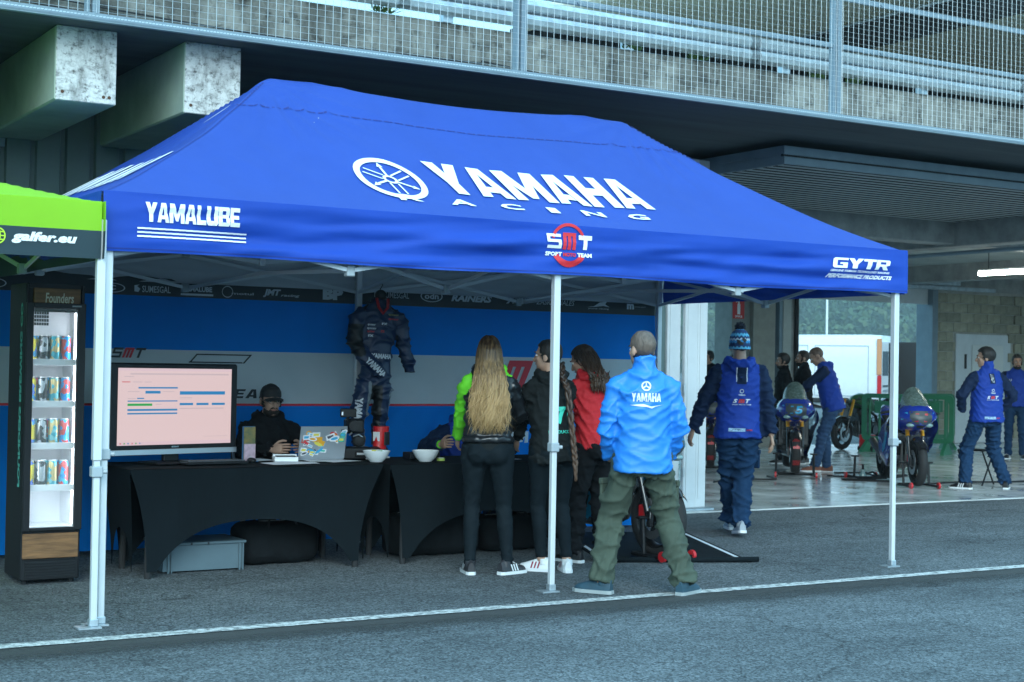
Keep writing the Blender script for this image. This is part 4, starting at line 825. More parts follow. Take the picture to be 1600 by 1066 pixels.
# --- riding boot standing at the table's back edge
BT = thing('riding_boot', 'red and black motorcycle riding boot standing behind the first bowl', 'boot', (5.10, 10.28, .737), R(120))
M_bred2 = mat('boot_red', (.52, .012, .015), .4); M_bblk = mat('boot_black', (.01, .01, .012), .4); M_bwht = mat('boot_white', (.7, .7, .7), .4)
def bring(y, z, rx, ry, tilt=0): return [V(rx*cos(a), y+ry*sin(a)*cos(tilt), z+ry*sin(a)*sin(tilt)) for a in [2*pi*k/16 for k in range(16)]]
m = MB(); m.loft([bring(.0, .07, .045, .06), bring(-.005, .12, .05, .055), bring(-.015, .18, .058, .06), bring(-.02, .24, .06, .065)]); m.build('shaft', M_bred2, BT, smooth=40)
m = MB(); m.loft([[V(p.x, p.z, p.y) for p in bring(.05, y, rx, rz_)] for y, rx, rz_ in ((-.08, .03, .035), (-.05, .042, .045), (.05, .045, .045), (.12, .045, .035), (.17, .035, .025), (.19, .015, .012))]); m.build('foot', M_bblk, BT, smooth=40)
m = MB(); m.box(-.045, .045, -.085, .18, 0, .012, c=.005); m.build('sole', M_bwht, BT)
for x in (-.062, .052): m = MB(); m.box(x, x+.01, -.05, .02, .1, .2, c=.004); m.build('shin_guard', M_bblk, BT)
m = MB(); m.box(-.03, .03, .04, .046, .13, .2, c=.003); m.build('cuff_panel', M_bwht, BT)

# --- black equipment bags in the dark under the tables
def kit_bag(lab, loc, w_, d_, h_, yaw, seed):
    t = thing('equipment_bag', lab, 'bag', loc, yaw, 'bags under the tables'); k = MB()
    def ring(x, s_): return [V(x, d_/2*s_*cos(a)*f_, h_/2+h_/2*(s_*.5+.5)*sin(a)*f_+.012*noise.noise(V(x*6, a, seed))) for a in [2*pi*i/24 for i in range(24)] for f_ in [(abs(cos(a))**4+abs(sin(a))**4)**(-.25)]]
    k.loft([ring(-w_/2+w_*i/16, (.62, .9, 1)[min(i, 16-i)] if min(i, 16-i) < 3 else 1+.03*sin(i*1.7+seed)) for i in range(17)]); k.build('shell', mat('bag_cloth', (.008, .010, .012), .85, spec=.15, var=.3, vscale=5, bump=.4, bscale=20), t, smooth=60)
    for y in (-1, 1): k = MB(); k.tube([V(-w_*.2, y*d_*.42, h_*.85), V(-w_*.15, y*d_*.3, h_*1.12), V(w_*.15, y*d_*.3, h_*1.12), V(w_*.2, y*d_*.42, h_*.85)], .01, 8); k.build('handle', M_blkm, t)
    k = MB(); k.box(-w_*.38, w_*.38, -.006, .006, h_*.985, h_*1.01); k.build('zip', M_brk, t)
kit_bag('low black equipment bag under the television table beside the crate', (4.28, 10.30, 0), .60, .34, .30, R(3), 1)
kit_bag('black equipment bag on the ground under the left of the second table', (5.55, 10.28, 0), .72, .34, .32, R(-4), 2)
kit_bag('black equipment bag on the ground under the right of the second table', (6.25, 10.30, 0), .58, .32, .28, R(5), 3)

# ================================================================== PEOPLE
def remesh(mb, voxel, smooth=3, name='blob'):
    me = mb.mesh(name, M_blk); o = bpy.data.objects.new(name, me); COL.objects.link(o)
    r_ = o.modifiers.new('r', 'REMESH'); r_.mode = 'VOXEL'; r_.voxel_size = voxel
    if smooth: s_ = o.modifiers.new('s', 'SMOOTH'); s_.factor = .5; s_.iterations = smooth
    bpy.context.view_layer.update(); dg = bpy.context.evaluated_depsgraph_get()
    out = bpy.data.meshes.new_from_object(o.evaluated_get(dg), depsgraph=dg)
    bpy.data.objects.remove(o); bpy.data.meshes.remove(me); out.materials.clear(); return out
def coords(me): a = np.empty(len(me.vertices)*3); me.vertices.foreach_get('co', a); return a.reshape(-1, 3)
def normals(me): a = np.empty(len(me.vertices)*3); me.vertices.foreach_get('normal', a); return a.reshape(-1, 3)
def put(me, c): me.vertices.foreach_set('co', np.asarray(c, float).ravel()); me.update()
def folds(me, amp, freq, seed, vert=.5, hot=None):
    """cloth creases: warped ridges pushed along the normals"""
    p = coords(me); n_ = normals(me); rs = np.random.RandomState(seed); h = np.zeros(len(p))
    for i in range(6):
        d = rs.normal(size=3); d[2] = d[2]*(2-vert)+np.sign(d[2])*.5; d /= np.linalg.norm(d); k = freq*3*rs.uniform(.5, 1.6)
        w1, w2 = rs.normal(size=3)*freq*.6, rs.normal(size=3)*freq*1.2
        ph = p@d*k+1.6*np.sin(p@w1+rs.uniform(0, 6))+.8*np.sin(p@w2+rs.uniform(0, 6))
        m_ = .5+.5*np.sin(p@(rs.normal(size=3)*freq*.5)+rs.uniform(0, 6)); r_ = 1-np.abs(np.sin(ph*.5)); h += (r_**3.2*2.4-.5)*m_**1.3
    if hot is not None:      # creases gather at joints and hems
        g_ = np.zeros(len(p))
        for q, r_ in hot: g_ = np.maximum(g_, np.exp(-((p-np.array(q))**2).sum(1)/(r_*r_)))
        a_ = rs.uniform(0, 6); z_ = p@np.array([.25*np.sin(a_), .3*np.cos(a_), 1.]); h = h*(.7+.8*g_)+g_*1.1*((1-np.abs(np.sin(z_*freq*2.1+1.5*np.sin(p@(rs.normal(size=3)*freq*.5)))))**1.5-.4)
    put(me, p+n_*(h*amp)[:, None])
def finish(me, name, mats, parent, smooth=True):
    for m_ in (mats if isinstance(mats, list) else [mats]): me.materials.append(m_)
    if smooth: me.polygons.foreach_set('use_smooth', [True]*len(me.polygons))
    me.name = name; return link(name, me, parent)
def ik(a, t, l1, l2, pole):
    d = t-a; L = min(d.length, (l1+l2)*.999); u = d.normalized(); t = a+u*L
    x = (l1*l1-l2*l2+L*L)/(2*L); h = math.sqrt(max(0, l1*l1-x*x)); w_ = pole-u*pole.dot(u); w_.normalize(); return a+u*x+w_*h, t
def lerp(a, b, t): return a+(b-a)*t
def oval(c, ax, ay, rx, ry, n=20, e=2.4, yo=0):
    out = []
    for k in range(n):
        a = 2*pi*k/n; cx, sy = cos(a), sin(a); f = (abs(cx)**e+abs(sy)**e)**(-1/e); out.append(c+ax*rx*f*cx+ay*(ry*f*sy+yo))
    return out
SKIN = {}
def skin(c): return mat('skin_%.2f_%.2f' % c[:2], c, .5, var=.12, vscale=14, sss=.06, bump=.05, bscale=90)
def hand_mesh(mb, wrist, d, pn, side, curl=.5, s=1.0):
    """palm with four fingers and a thumb; d forearm direction, pn palm normal, side +1 right -1 left"""
    d = d.normalized(); pn = (pn-d*pn.dot(d)).normalized(); ac = d.cross(pn)*side     # towards the thumb
    mb.tube([wrist-d*.03*s, wrist, wrist+d*.035*s, wrist+d*.085*s, wrist+d*.095*s], [.024*s, .024*s, .036*s, .040*s, .03*s], 12, ref=ac, flat=.42)
    for i, (o_, L, r_) in enumerate(((.029, .072, .0085), (.010, .080, .009), (-.010, .074, .0085), (-.028, .058, .0075))):
        p = wrist+d*(.085-.004*abs(i-1.3))*s+ac*o_*s; q = [p]; a = curl*.35*(1+.12*i); dd = d+ac*o_*1.2
        for f_ in (.45, .32, .23):
            a2 = a; dd2 = (dd.normalized()*cos(a2)+pn*sin(a2)); p = p+dd2*L*f_*s; q.append(p); a += curl*(.55+.06*i)
        mb.tube(q, [r_*s, r_*.95*s, r_*.85*s, r_*.7*s], 8, rnd=1)
    b = wrist+d*.03*s+ac*.026*s+pn*.004; t1 = b+(ac*.75+d*.6+pn*.35).normalized()*.04*s; t2 = t1+(ac*.25+d*.9+pn*.45*curl).normalized()*.032*s; t3 = t2+(d*.9-ac*.1+pn*.6*curl).normalized()*.024*s
    mb.tube([b, t1, t2, t3], [.014*s, .011*s, .0095*s, .0075*s], 8, rnd=1)
def decal(mb_target_bvh, fn_dir, mb, P):
    out = []
    for p in mb.v:
        p = V(*p); h = mb_target_bvh.ray_cast(p-fn_dir*.6, fn_dir, 1.5)
        out.append(tuple((h[0]-fn_dir*.005) if h[0] is not None else p))
    mb.v = out
class Person: pass
def person(label, loc, yaw, H=1.75, female=False, skin_c=(.45, .27, .19), feet=None, hipz=None, lean=0, side=0, twist=0, head=(0, 0, 0), hands=None, poles=None, knees=None,
           top=None, legs=None, shoe=None, hair=None, hat=None, build_=1.0, seated=False, pelvis=(0, 0), group=None, showhands=(True, True), fine=True, curl=.6, voxel=1.0, beard=None, seed=1, palm=None):
    P = Person(); s = H/1.75; root = thing('person', label, 'person', (*loc, 0) if len(loc) == 2 else loc, yaw, group); P.root = root; P.s = s
    shw = (.150 if female else .176)*build_*s; hipw = (.095 if female else .09)*s
    feet = feet or ((-.1, 0, 0, 0), (.1, 0, 0, 0))      # (x, y, yaw, lift) left then right
    hz = (hipz if hipz else .935*s); pel = V(pelvis[0], pelvis[1], hz)
    Rt = Matrix.Rotation(twist, 3, 'Z') @ Matrix.Rotation(side, 3, 'Y') @ Matrix.Rotation(-lean, 3, 'X')
    ax, ay, az = Rt @ V(1, 0, 0), Rt @ V(0, 1, 0), Rt @ V(0, 0, 1)
    tp = lambda x, y, z: pel+(Rt @ V(x*s, y*s, z*s))      # torso frame, z from the pelvis
    chest, neckb = tp(0, 0, .40), tp(0, -.01, .565)
    Rh = Rt @ Matrix.Rotation(lean*.6, 3, 'X') @ Matrix.Rotation(head[0], 3, 'Z') @ Matrix.Rotation(-head[1], 3, 'X') @ Matrix.Rotation(head[2], 3, 'Y')
    hc = neckb+Rh @ V(0, .024*s, .122*s); hp = lambda x, y, z: hc+Rh @ V(x*s, y*s, z*s)
    P.hp, P.tp, P.hc, P.Rh, P.Rt = hp, tp, hc, Rh, Rt
    sh = [tp(-shw/s, 0, .468), tp(shw/s, 0, .468)]
    hands = hands or ((-.26, .04, .82), (.26, .04, .82)); poles = poles or ((-.5, -1, -.2), (.5, -1, -.2))
    el, wr = [], []
    for i in (0, 1): e_, w_ = ik(sh[i], V(*hands[i]), .29*s, .255*s, V(*poles[i]).normalized()); el.append(e_); wr.append(w_)
    hip = [pel+Matrix.Rotation(twist*.5, 3, 'Z') @ V(-hipw, 0, 0), pel+Matrix.Rotation(twist*.5, 3, 'Z') @ V(hipw, 0, 0)]; kn, an = [], []
    knees = knees or ((0, 1, 0), (0, 1, 0))
    for i in (0, 1):
        fx, fy, fyaw, lift = feet[i]; k_, a_ = ik(hip[i], V(fx, fy, .085*s+lift), .44*s, .425*s, V(*knees[i])); kn.append(k_); an.append(a_)
    P.kn, P.an, P.el, P.wr, P.sh = kn, an, el, wr, sh
    # ---- body
    b = MB(); bw = build_*(.93 if female else 1)
    b.loft([oval(tp(0, y, z), ax, ay, rx*s*bw, ry*s*bw) for z, rx, ry, y in ((-.09, .10, .08, 0), (-.02, .155, .105, 0), (.08, .145, .10, 0), (.18, .135, .095, 0), (.32, .15, .10, 0), (.42, .15, .09, 0), (.48, .11, .065, 0), (.54, .06, .05, -.005))])
    for i in (0, 1):
        b.tube([lerp(sh[i], chest, .12), el[i], wr[i]], [.042*s, .036*s, .027*s], 10, rnd=1); b.tube([hip[i], kn[i], an[i]], [.075*s, .052*s, .035*s], 10, rnd=1)
    b.tube([neckb-az*.05*s, neckb+Rh @ V(0, .0, .04*s), hp(0, -.015, -.03)], [.062*s*bw, .052*s*bw, .05*s*bw], 14)
    hw = .94 if female else 1.0
    b.ell(hp(0, -.012, .035), (.076*s*hw, .096*s, .086*s), 20, 14, T=Rh); b.ell(hp(0, .028, -.045), (.056*s*hw, .062*s, .072*s), 18, 12, T=Rh); b.ell(hp(0, .055, -.092), (.03*s, .03*s, .024*s), 12, 8, T=Rh)
    b.tube([hp(0, .088, .012), hp(0, .103, -.022), hp(0, .107, -.034)], [.008*s, .013*s, .015*s], 8, rnd=1); b.ell(hp(0, .078, .026), (.048*s, .018*s, .012*s), 12, 8, T=Rh)
    for x in (-1, 1): b.ell(hp(x*.077*hw, -.012, -.012), (.011*s, .022*s, .034*s), 10, 8, T=Rh); b.ell(hp(x*.036, .062, -.02), (.022*s, .02*s, .018*s), 10, 7, T=Rh)
    me = remesh(b, .0085*voxel if fine else .012, 2)
    hm_ = MB(); hm_.v = [tuple(v.co) for v in me.vertices]; hm_.f = [tuple(p.vertices) for p in me.polygons]; hm_.m = [0]*len(hm_.f); bpy.data.meshes.remove(me)
    for i in (0, 1):
        if showhands[i]: hand_mesh(hm_, wr[i], wr[i]-el[i], V(*palm[i]) if palm else V(-1 if i else 1, .3, 0), 1 if i else -1, curl, s*(.92 if female else 1))
    bo = hm_.build('body', skin(skin_c), root, smooth=True); P.body = bo
    # ---- face
    fm = MB()
    for x in (-1, 1): fm.ell(hp(x*.031, .0765, .004), (.0125*s, .010*s, .0085*s), 10, 8, 0, T=Rh); fm.ell(hp(x*.031, .085, .004), (.006*s, .004*s, .006*s), 8, 6, 1, T=Rh); fm.tube([hp(x*.014, .095, .024), hp(x*.03, .094, .030), hp(x*.047, .082, .025)], [.004*s, .005*s, .003*s], 6, 1)
    struct(fm.build('eyes', [mat('eye_white', (.7, .7, .68), .3), mat('eye_dark', (.02, .015, .012), .4)], root, smooth=True), 'stuff')
    fm = MB(); fm.tube([hp(-.022, .086, -.064), hp(0, .093, -.062), hp(.022, .086, -.064)], [.003*s, .006*s, .003*s], 8, flat=.8); fm.build('lips', mat('lips', (.35, .13, .11), .5), root, smooth=True)
    if beard:
        fb = MB(); fb.ell(hp(0, .026, -.084), (.061*s, .064*s, .042*s), 18, 12, T=Rh); fb.tube([hp(-.03, .082, -.064), hp(-.022, .092, -.050), hp(0, .099, -.047), hp(.022, .092, -.050), hp(.03, .082, -.064)], .006*s, 8)
        for x in (-1, 1): fb.tube([hp(x*.066, .03, -.05), hp(x*.074, .012, .0)], .012*s, 8)
        me = remesh(fb, .006, 1); folds(me, .004, 160, 3); finish(me, 'beard', mat('beard_%s' % beard, {'black': (.012, .010, .009), 'brown': (.05, .03, .02)}[beard], .8, bump=.5, bscale=180), root)
    # ---- hair
    if hair and hair.get('cap'):
        hb = MB(); c_ = hair['col']; lo = hair.get('back', -.06); th = hair.get('th', 1.10)
        nS, nR = 40, 26; vs = []; rr_ = random.Random(seed)
        for i in range(nR+1):
            a = -pi/2+pi*i/nR
            for j in range(nS):
                q = V(cos(a)*cos(2*pi*j/nS), cos(a)*sin(2*pi*j/nS), sin(a)); p = V(q.x*.078*hw, -.012+q.y*.098, .035+q.z*.09)
                fy = p.y; line = .075 if fy > .05 else (lo if fy < -.03 else lerp(lo, .075, ((fy+.03)/.08)**1.5))
                if -.03 < fy < .03 and hair.get('sides', 1): line = min(line, -.0)
                k = th+.05*noise.noise(p*30+V(seed, 0, 0)) if p.z > line else .86
                p = V(p.x*k, -.012+(p.y+.012)*k, .035+(p.z-.035)*k); vs.append(hp(*p))
        hb.add(vs, [(i*nS+j, i*nS+(j+1) % nS, (i+1)*nS+(j+1) % nS, (i+1)*nS+j) for i in range(nR) for j in range(nS)])
        hb.build('hair', mat('hair_%.3f_%.3f' % c_[:2], c_, .55, var=.4, vscale=40, bump=.6, bscale=120, stretch=(1, 1, .25)), root, smooth=True)
    # ---- trousers
    L = legs or {}; k_ = MB(); th, kr, ar = L.get('r', (.095, .072, .062)); rise = L.get('rise', .13)
    for i in (0, 1):
        h0 = hip[i]+V(0, 0, .02*s); mid = lerp(hip[i], kn[i], .5)+V(0, -.008, 0); cf = lerp(kn[i], an[i], .35)+V(0, -.012*s, 0)
        k_.tube([h0, lerp(hip[i], kn[i], .2), mid, kn[i], cf, lerp(kn[i], an[i], .75), an[i]+V(0, 0, L.get('hem', .0)-.02)], [th*s*1.0, th*s*1.05, lerp(th, kr, .45)*s, kr*s, lerp(kr, ar, .3)*s*(1.06 if female else 1), ar*s*1.02, ar*s], 16)
    wz = L.get('waist', .03)
    k_.loft([oval(pel+Rt @ V(0, 0, z*s), ax, ay, rx*s*bw, ry*s*bw, 20, 2.3, yo*s) for z, rx, ry, yo in ((-.13, .10, .085, -.01), (-.06, .165, .118, -.015), (.0, .172, .122, -.015), (wz, .158, .112, 0))])
    if female:
        for x in (-1, 1): k_.ell(pel+Rt @ V(x*.07*s, -.065*s, -.05*s), (.085*s, .075*s, .09*s), 14, 9)
    me = remesh(k_, .012*voxel, 3); folds(me, L.get('amp', .006), L.get('freq', 26), seed+11, hot=[(kn[0], .13*s), (kn[1], .13*s), (an[0], .12*s), (an[1], .12*s), (pel-V(0, 0, .08), .13*s)])
    tr = finish(me, 'trousers', L['mat'], root); P.trousers = tr
    # ---- shoes
    S_ = shoe or {}
    for i in (0, 1):
        fx, fy, fyaw, lift = feet[i]; a_ = an[i]; Rf = Matrix.Rotation(fyaw, 3, 'Z') @ Matrix.Rotation(-min(.9, lift*4.5), 3, 'X')
        base = V(a_.x, a_.y, a_.z-.085*s); fp = lambda x, y, z: a_+Rf @ V(x*s, y*s, z*s-.085*s)
        up_ = MB(); Y_ = (-.075, -.05, .0, .06, .12, .16, .185)
        up_.loft([[fp(rx*cos(a), y, .022+max(0, rz_*sin(a)) if sin(a) > 0 else .022+.004*sin(a)) for a in [2*pi*k/16 for k in range(16)]] for y, rx, rz_ in zip(Y_, (.026, .036, .037, .042, .045, .036, .014), (.07, .088, .084, .066, .046, .034, .014))])
        up_.tube([fp(0, -.02, .06), fp(0, -.02, .10)], [.042*s, .038*s], 14)
        so_ = MB(); so_.loft([[fp(rx*cos(a), y, 0 if sin(a) < 0 else .026) if False else fp(rx*(1 if k in (1, 2) else -1), y, .003 if k in (0, 1) else .026) for k, a in enumerate((0, 1, 2, 3))] for y, rx in zip((-.085, -.06, .0, .06, .12, .165, .195), (.022, .037, .040, .045, .048, .042, .018))])
        uo = up_.build('shoe', S_.get('mat', M_bblk), root, smooth=50, fix=True); so_.build('sole', S_.get('sole', M_bwht), uo, fix=True)
        if S_.get('stripe'):
            st = MB()
            for x in (-1, 1):
                for q in range(3): y0 = .01+q*.026; st.add([fp(x*.047, y0, .03), fp(x*.047, y0+.012, .03), fp(x*.036, y0-.012+.012, .078), fp(x*.036, y0-.012, .078)], [(0, 1, 2, 3)])
            st.build('stripe', S_['stripe'], uo)
        lc = MB()
        for q in range(4): lc.tube([fp(-.022, .03+q*.022, .092-q*.009), fp(0, .03+q*.022, .098-q*.009), fp(.022, .03+q*.022, .092-q*.009)], .004*s, 5)
        struct(lc.build('laces', S_.get('lace', M_bwht), uo), 'stuff')
    # ---- top
    t_ = top or {}; hem = t_.get('hem', -.09); ez = t_.get('ease', .022); k_ = MB(); bulk = t_.get('bulk', 1.0)
    secs = [(hem, .172+ez, .126+ez, -.008), (hem+.03, .172+ez, .126+ez, -.008), (.08, .150+ez*1.3, .106+ez*1.3, 0), (.2, .150+ez*1.2, .104+ez*1.2, 0), (.34, .160+ez, .110+ez, 0), (.42, .163+ez*.8, .104+ez*.8, 0), (.475, .145+ez*.6, .09+ez*.5, -.004), (.52, .105+ez*.4, .074+ez*.4, -.008), (.55, .08+ez*.3, .066+ez*.2, -.008), (.575, .066+ez*.2, .06+ez*.2, -.008)]
    if t_.get('cinch'): secs[0] = (hem, .145+ez*.6, .102+ez*.6, -.005)
    k_.loft([oval(tp(0, y, z), ax, ay, rx*s*bw*bulk, ry*s*bw*bulk, 24, 2.35) for z, rx, ry, y in secs])
    rS, rE, rW = t_.get('sleeve', (.066, .058, .047))
    for i in (0, 1):
        wend = lerp(el[i], wr[i], t_.get('cuff', 1.0)); a0 = lerp(sh[i], tp(0, 0, .45), .42); k_.tube([tp(0, -.012, .545), lerp(tp(0, -.012, .53), sh[i], .55), sh[i]+az*.0*s], [.055*s, .052*s, rS*s*.82], 14, rnd=1)
        pts = [a0, lerp(sh[i], a0, .35), lerp(sh[i], el[i], .12), lerp(sh[i], el[i], .5), el[i], lerp(el[i], wend, .55), wend]
        if t_.get('short'): pts = [a0, sh[i]-az*.012*s, lerp(sh[i], el[i], .45), lerp(sh[i], el[i], .75)]; k_.tube(pts, [rS*s*.95, rS*s, rS*s*.98, rS*s], 16)
        else: k_.tube(pts, [rS*s*.6, rS*s*.86, rS*s, lerp(rS, rE, .5)*s, rE*s*1.05, lerp(rE, rW, .6)*s, rW*s], 16)
    if t_.get('collar'): k_.loft([oval(neckb+Rh @ V(0, -.002, z*s), Rh @ V(1, 0, 0), Rh @ V(0, 1, 0), r_*s, r_*s*1.02, 20, 2) for z, r_ in ((-.05, .10), (.0, .078), (t_['collar']*.6, .07), (t_['collar'], .072))])
    if t_.get('hood'):
        hs = t_['hood']; 
        for a in range(9):
            an_ = -1.9+3.8*a/8; c_ = neckb+Rt @ V(sin(an_)*.095*s, -.02*s-cos(an_)*.085*s*hs, (-.012-.028*cos(an_))*s); k_.ell(c_, (.045*s, .045*s, .04*s), 10, 8)
        k_.ell(neckb+Rt @ V(0, -.085*s*hs, -.06*s), (.095*s, .05*s, .075*s), 14, 10)
    me = remesh(k_, .0125*voxel, 3)
    if t_.get('quilt'):
        p = coords(me); n_ = normals(me); zz = (p-np.array(pel))@np.array(az); armm = np.minimum.reduce([np.linalg.norm(p-np.array(q), axis=1) for q in (el[0], el[1], wr[0], wr[1])])
        put(me, p+n_*((np.abs(np.sin(zz*pi/.075))**.5-.6)*.014*(armm > .15))[:, None])
    folds(me, t_.get('amp', .007), t_.get('freq', 24), seed, hot=[(el[0], .11*s), (el[1], .11*s), (wr[0], .07*s), (wr[1], .07*s), (tp(-.1, .0, .36), .1), (tp(.1, 0, .36), .1)])
    mats = t_['mat'] if isinstance(t_['mat'], list) else [t_['mat']]
    if len(mats) > 1:
        pc = np.empty(len(me.polygons)*3); me.polygons.foreach_get('center', pc); pc = pc.reshape(-1, 3)
        def segd(a, b2): a = np.array(a); d_ = np.array(b2)-a; t = np.clip(((pc-a)@d_)/(d_@d_), 0, 1); return np.linalg.norm(pc-(a+t[:, None]*d_), axis=1)
        loc_ = (pc-np.array(pel))@np.array([list(ax), list(ay), list(az)]).T/s
        arm = [np.minimum(segd(sh[i], el[i]), segd(el[i], wr[i])) for i in (0, 1)]; idx = np.zeros(len(pc), int)
        tors = (np.abs(loc_[:, 0]) < shw/s*.86) & (loc_[:, 2] > .1) & (loc_[:, 2] < .62)
        for i in (0, 1): idx[(arm[i] < rS*s*1.35) & ~tors & (np.abs(loc_[:, 0]) > .12)] = 1 if len(mats) == 2 else 1+i
        if t_.get('paint'): idx = t_['paint'](idx, loc_)
        for m_ in mats: me.materials.append(m_)
        me.polygons.foreach_set('material_index', idx.astype(np.int32)); me.polygons.foreach_set('use_smooth', [True]*len(me.polygons)); me.name = 'top'; tpo = link(t_.get('name', 'jacket'), me, root)
    else: tpo = finish(me, t_.get('name', 'jacket'), mats[0], root)
    P.top = tpo; P.bvh = BVHTree.FromPolygons([v.co.copy() for v in me.vertices], [tuple(p.vertices) for p in me.polygons])
    def print_back(mb, name, mats_, front=False):
        """mb holds (x, 0, z) art in torso units (metres at H=1.75); laid on the back or front of the garment"""
        d = (Rt @ V(0, 1, 0)) if not front else -(Rt @ V(0, 1, 0)); sg = 1 if not front else -1
        mb = refined(mb, .03); mb.v = [tuple(tp(p[0]*sg, 0, p[2])) for p in mb.v]; decal(P.bvh, d, mb, P); return mb.build(name, mats_, tpo)
    P.print_back = print_back
    # ---- hat
    if hat == 'cap':
        hb = MB(); hb.lathe([(.0, .088), (.035, .082), (.062, .062), (.078, .03), (.083, -.01), (.080, -.012), (.0, -.01)], 28, T=Matrix.Translation(hp(0, -.008, .042)) @ Rh.to_4x4() @ Matrix.Diagonal((.97*s, 1.16*s, .93*s, 1)))
        co_ = hb.build('cap', M_blkm, root, smooth=40, fix=True)
        hb = MB(); hb.grid(14, 6, lambda u, v: hp((-.078+.156*u)*(1-.15*v), .07+.075*v*sin(pi*(.12+.76*u))+.02*sin(pi*u), .038-.012*v-.02*abs(2*u-1)**2)); hb.grid(14, 6, lambda u, v: hp((.078-.156*u)*(1-.15*v), .07+.075*v*sin(pi*(.12+.76*u))+.02*sin(pi*u), .034-.012*v-.02*abs(2*u-1)**2)); hb.build('peak', M_blkm, co_, smooth=True)
    if hat == 'bobble':
        hb = MB(); hb.lathe([(.0, .112), (.03, .106), (.06, .085), (.082, .045), (.088, .0), (.087, -.03), (.092, -.032), (.093, -.065), (.085, -.066), (.08, -.03), (.0, -.0)], 40, T=Matrix.Translation(hp(0, -.01, .04)) @ Rh.to_4x4() @ Matrix.Diagonal((s, 1.15*s, s, 1)))
        mk = bpy.data.materials.new('knit'); mk.use_nodes = True; N = mk.node_tree.nodes; Lk = mk.node_tree.links; pb = N['Principled BSDF']; pb.inputs['Roughness'].default_value = .9
        g_ = N.new('ShaderNodeTexCoord'); sx = N.new('ShaderNodeSeparateXYZ'); Lk.new(g_.outputs['Object'], sx.inputs[0])
        at = N.new('ShaderNodeMath'); at.operation = 'ARCTAN2'; Lk.new(sx.outputs[0], at.inputs[0]); Lk.new(sx.outputs[1], at.inputs[1])
        pp = N.new('ShaderNodeMath'); pp.operation = 'MULTIPLY'; pp.inputs[1].default_value = 3.2; Lk.new(at.outputs[0], pp.inputs[0]); p2 = N.new('ShaderNodeMath'); p2.operation = 'PINGPONG'; p2.inputs[1].default_value = .5; Lk.new(pp.outputs[0], p2.inputs[0])
        zz = N.new('ShaderNodeMath'); zz.operation = 'MULTIPLY_ADD'; zz.inputs[1].default_value = 34; Lk.new(sx.outputs[2], zz.inputs[0]); Lk.new(p2.outputs[0], zz.inputs[2]); fr = N.new('ShaderNodeMath'); fr.operation = 'FRACT'; dv = N.new('ShaderNodeMath'); dv.operation = 'MULTIPLY'; dv.inputs[1].default_value = .25; Lk.new(zz.outputs[0], dv.inputs[0]); Lk.new(dv.outputs[0], fr.inputs[0])
        r_ = N.new('ShaderNodeValToRGB'); r_.color_ramp.interpolation = 'CONSTANT'; e = r_.color_ramp.elements; e[0].color = (.02, .05, .14, 1); e[1].position = .3; e[1].color = (.05, .3, .6, 1)
        for ps, cc in ((.5, (.6, .65, .7)), (.62, (.02, .05, .14)), (.8, (.12, .45, .65))): q = e.new(ps); q.color = (*cc, 1)
        Lk.new(fr.outputs[0], r_.inputs[0]); Lk.new(r_.outputs[0], pb.inputs['Base Color'])
        co_ = hb.build('knit_hat', mk, root, smooth=50, fix=True); co_.data.transform(Matrix.Translation(-hc)); co_.location = hc
        pm = MB(); q = random.Random(2)
        for i in range(520):
            d = V(q.gauss(0, 1), q.gauss(0, 1), q.gauss(0, 1)).normalized(); c_ = V(0, 0, 0); s2 = d.orthogonal().normalized()*.004; l_ = .05*q.uniform(.75, 1.05); pm.add([c_+d*.01+s2, c_+d*.01-s2, c_+d*l_-s2*.6, c_+d*l_+s2*.6], [(0, 1, 2, 3)])
        pm.ell((0, 0, 0), (.036, .036, .036), 14, 10); po = pm.build('bobble', mat('bobble_wool', (.012, .015, .03), .95), co_); po.location = Rh @ V(0, -.015, .165*s)
    return P

# fabrics
M_royal = mat('royal_softshell', (.008, .045, .32), .7, spec=.3, var=.08, vscale=3, bump=.06, bscale=250); M_navy = mat('navy_softshell', (.006, .018, .055), .75, spec=.2, var=.1, vscale=3)
M_sky = mat('bright_blue_shell', (.015, .20, .66), .5, var=.05, vscale=3); M_black = mat('black_cotton', (.007, .008, .010), .9, spec=.15, var=.2, vscale=4); M_legg = mat('black_leggings', (.005, .010, .014), .8, spec=.15)
M_redh = mat('red_cotton', (.48, .012, .02), .8, var=.08, vscale=4); M_olive = mat('olive_cargo', (.050, .070, .050), .85, var=.18, vscale=5, bump=.1, bscale=120); M_jean = mat('blue_denim', (.02, .06, .14), .85, var=.25, vscale=6)
M_navyt = mat('navy_trousers', (.008, .035, .09), .85, spec=.2, var=.15, vscale=4); M_puff = mat('black_quilted', (.012, .014, .017), .28, var=.2); M_lime = mat('lime_fabric', (.16, .72, .03), .6, var=.06); M_charc = mat('charcoal_cotton', (.012, .015, .016), .9, spec=.15, var=.2, vscale=4)
M_mint = mat('mint_print', (.05, .60, .46), .6); M_pw = mat('white_print', (.72, .76, .8), .6); M_pr = mat('red_print', (.55, .03, .04), .6); M_pc = mat('cyan_print', (.05, .35, .6), .6)
def yl(loc, yaw):                     # world (x, y) -> the person's own frame
    c, s_ = cos(-yaw), sin(-yaw); return lambda X, Y: ((X-loc[0])*c-(Y-loc[1])*s_, (X-loc[0])*s_+(Y-loc[1])*c)
fz = lambda a, b: (a, 0, b)
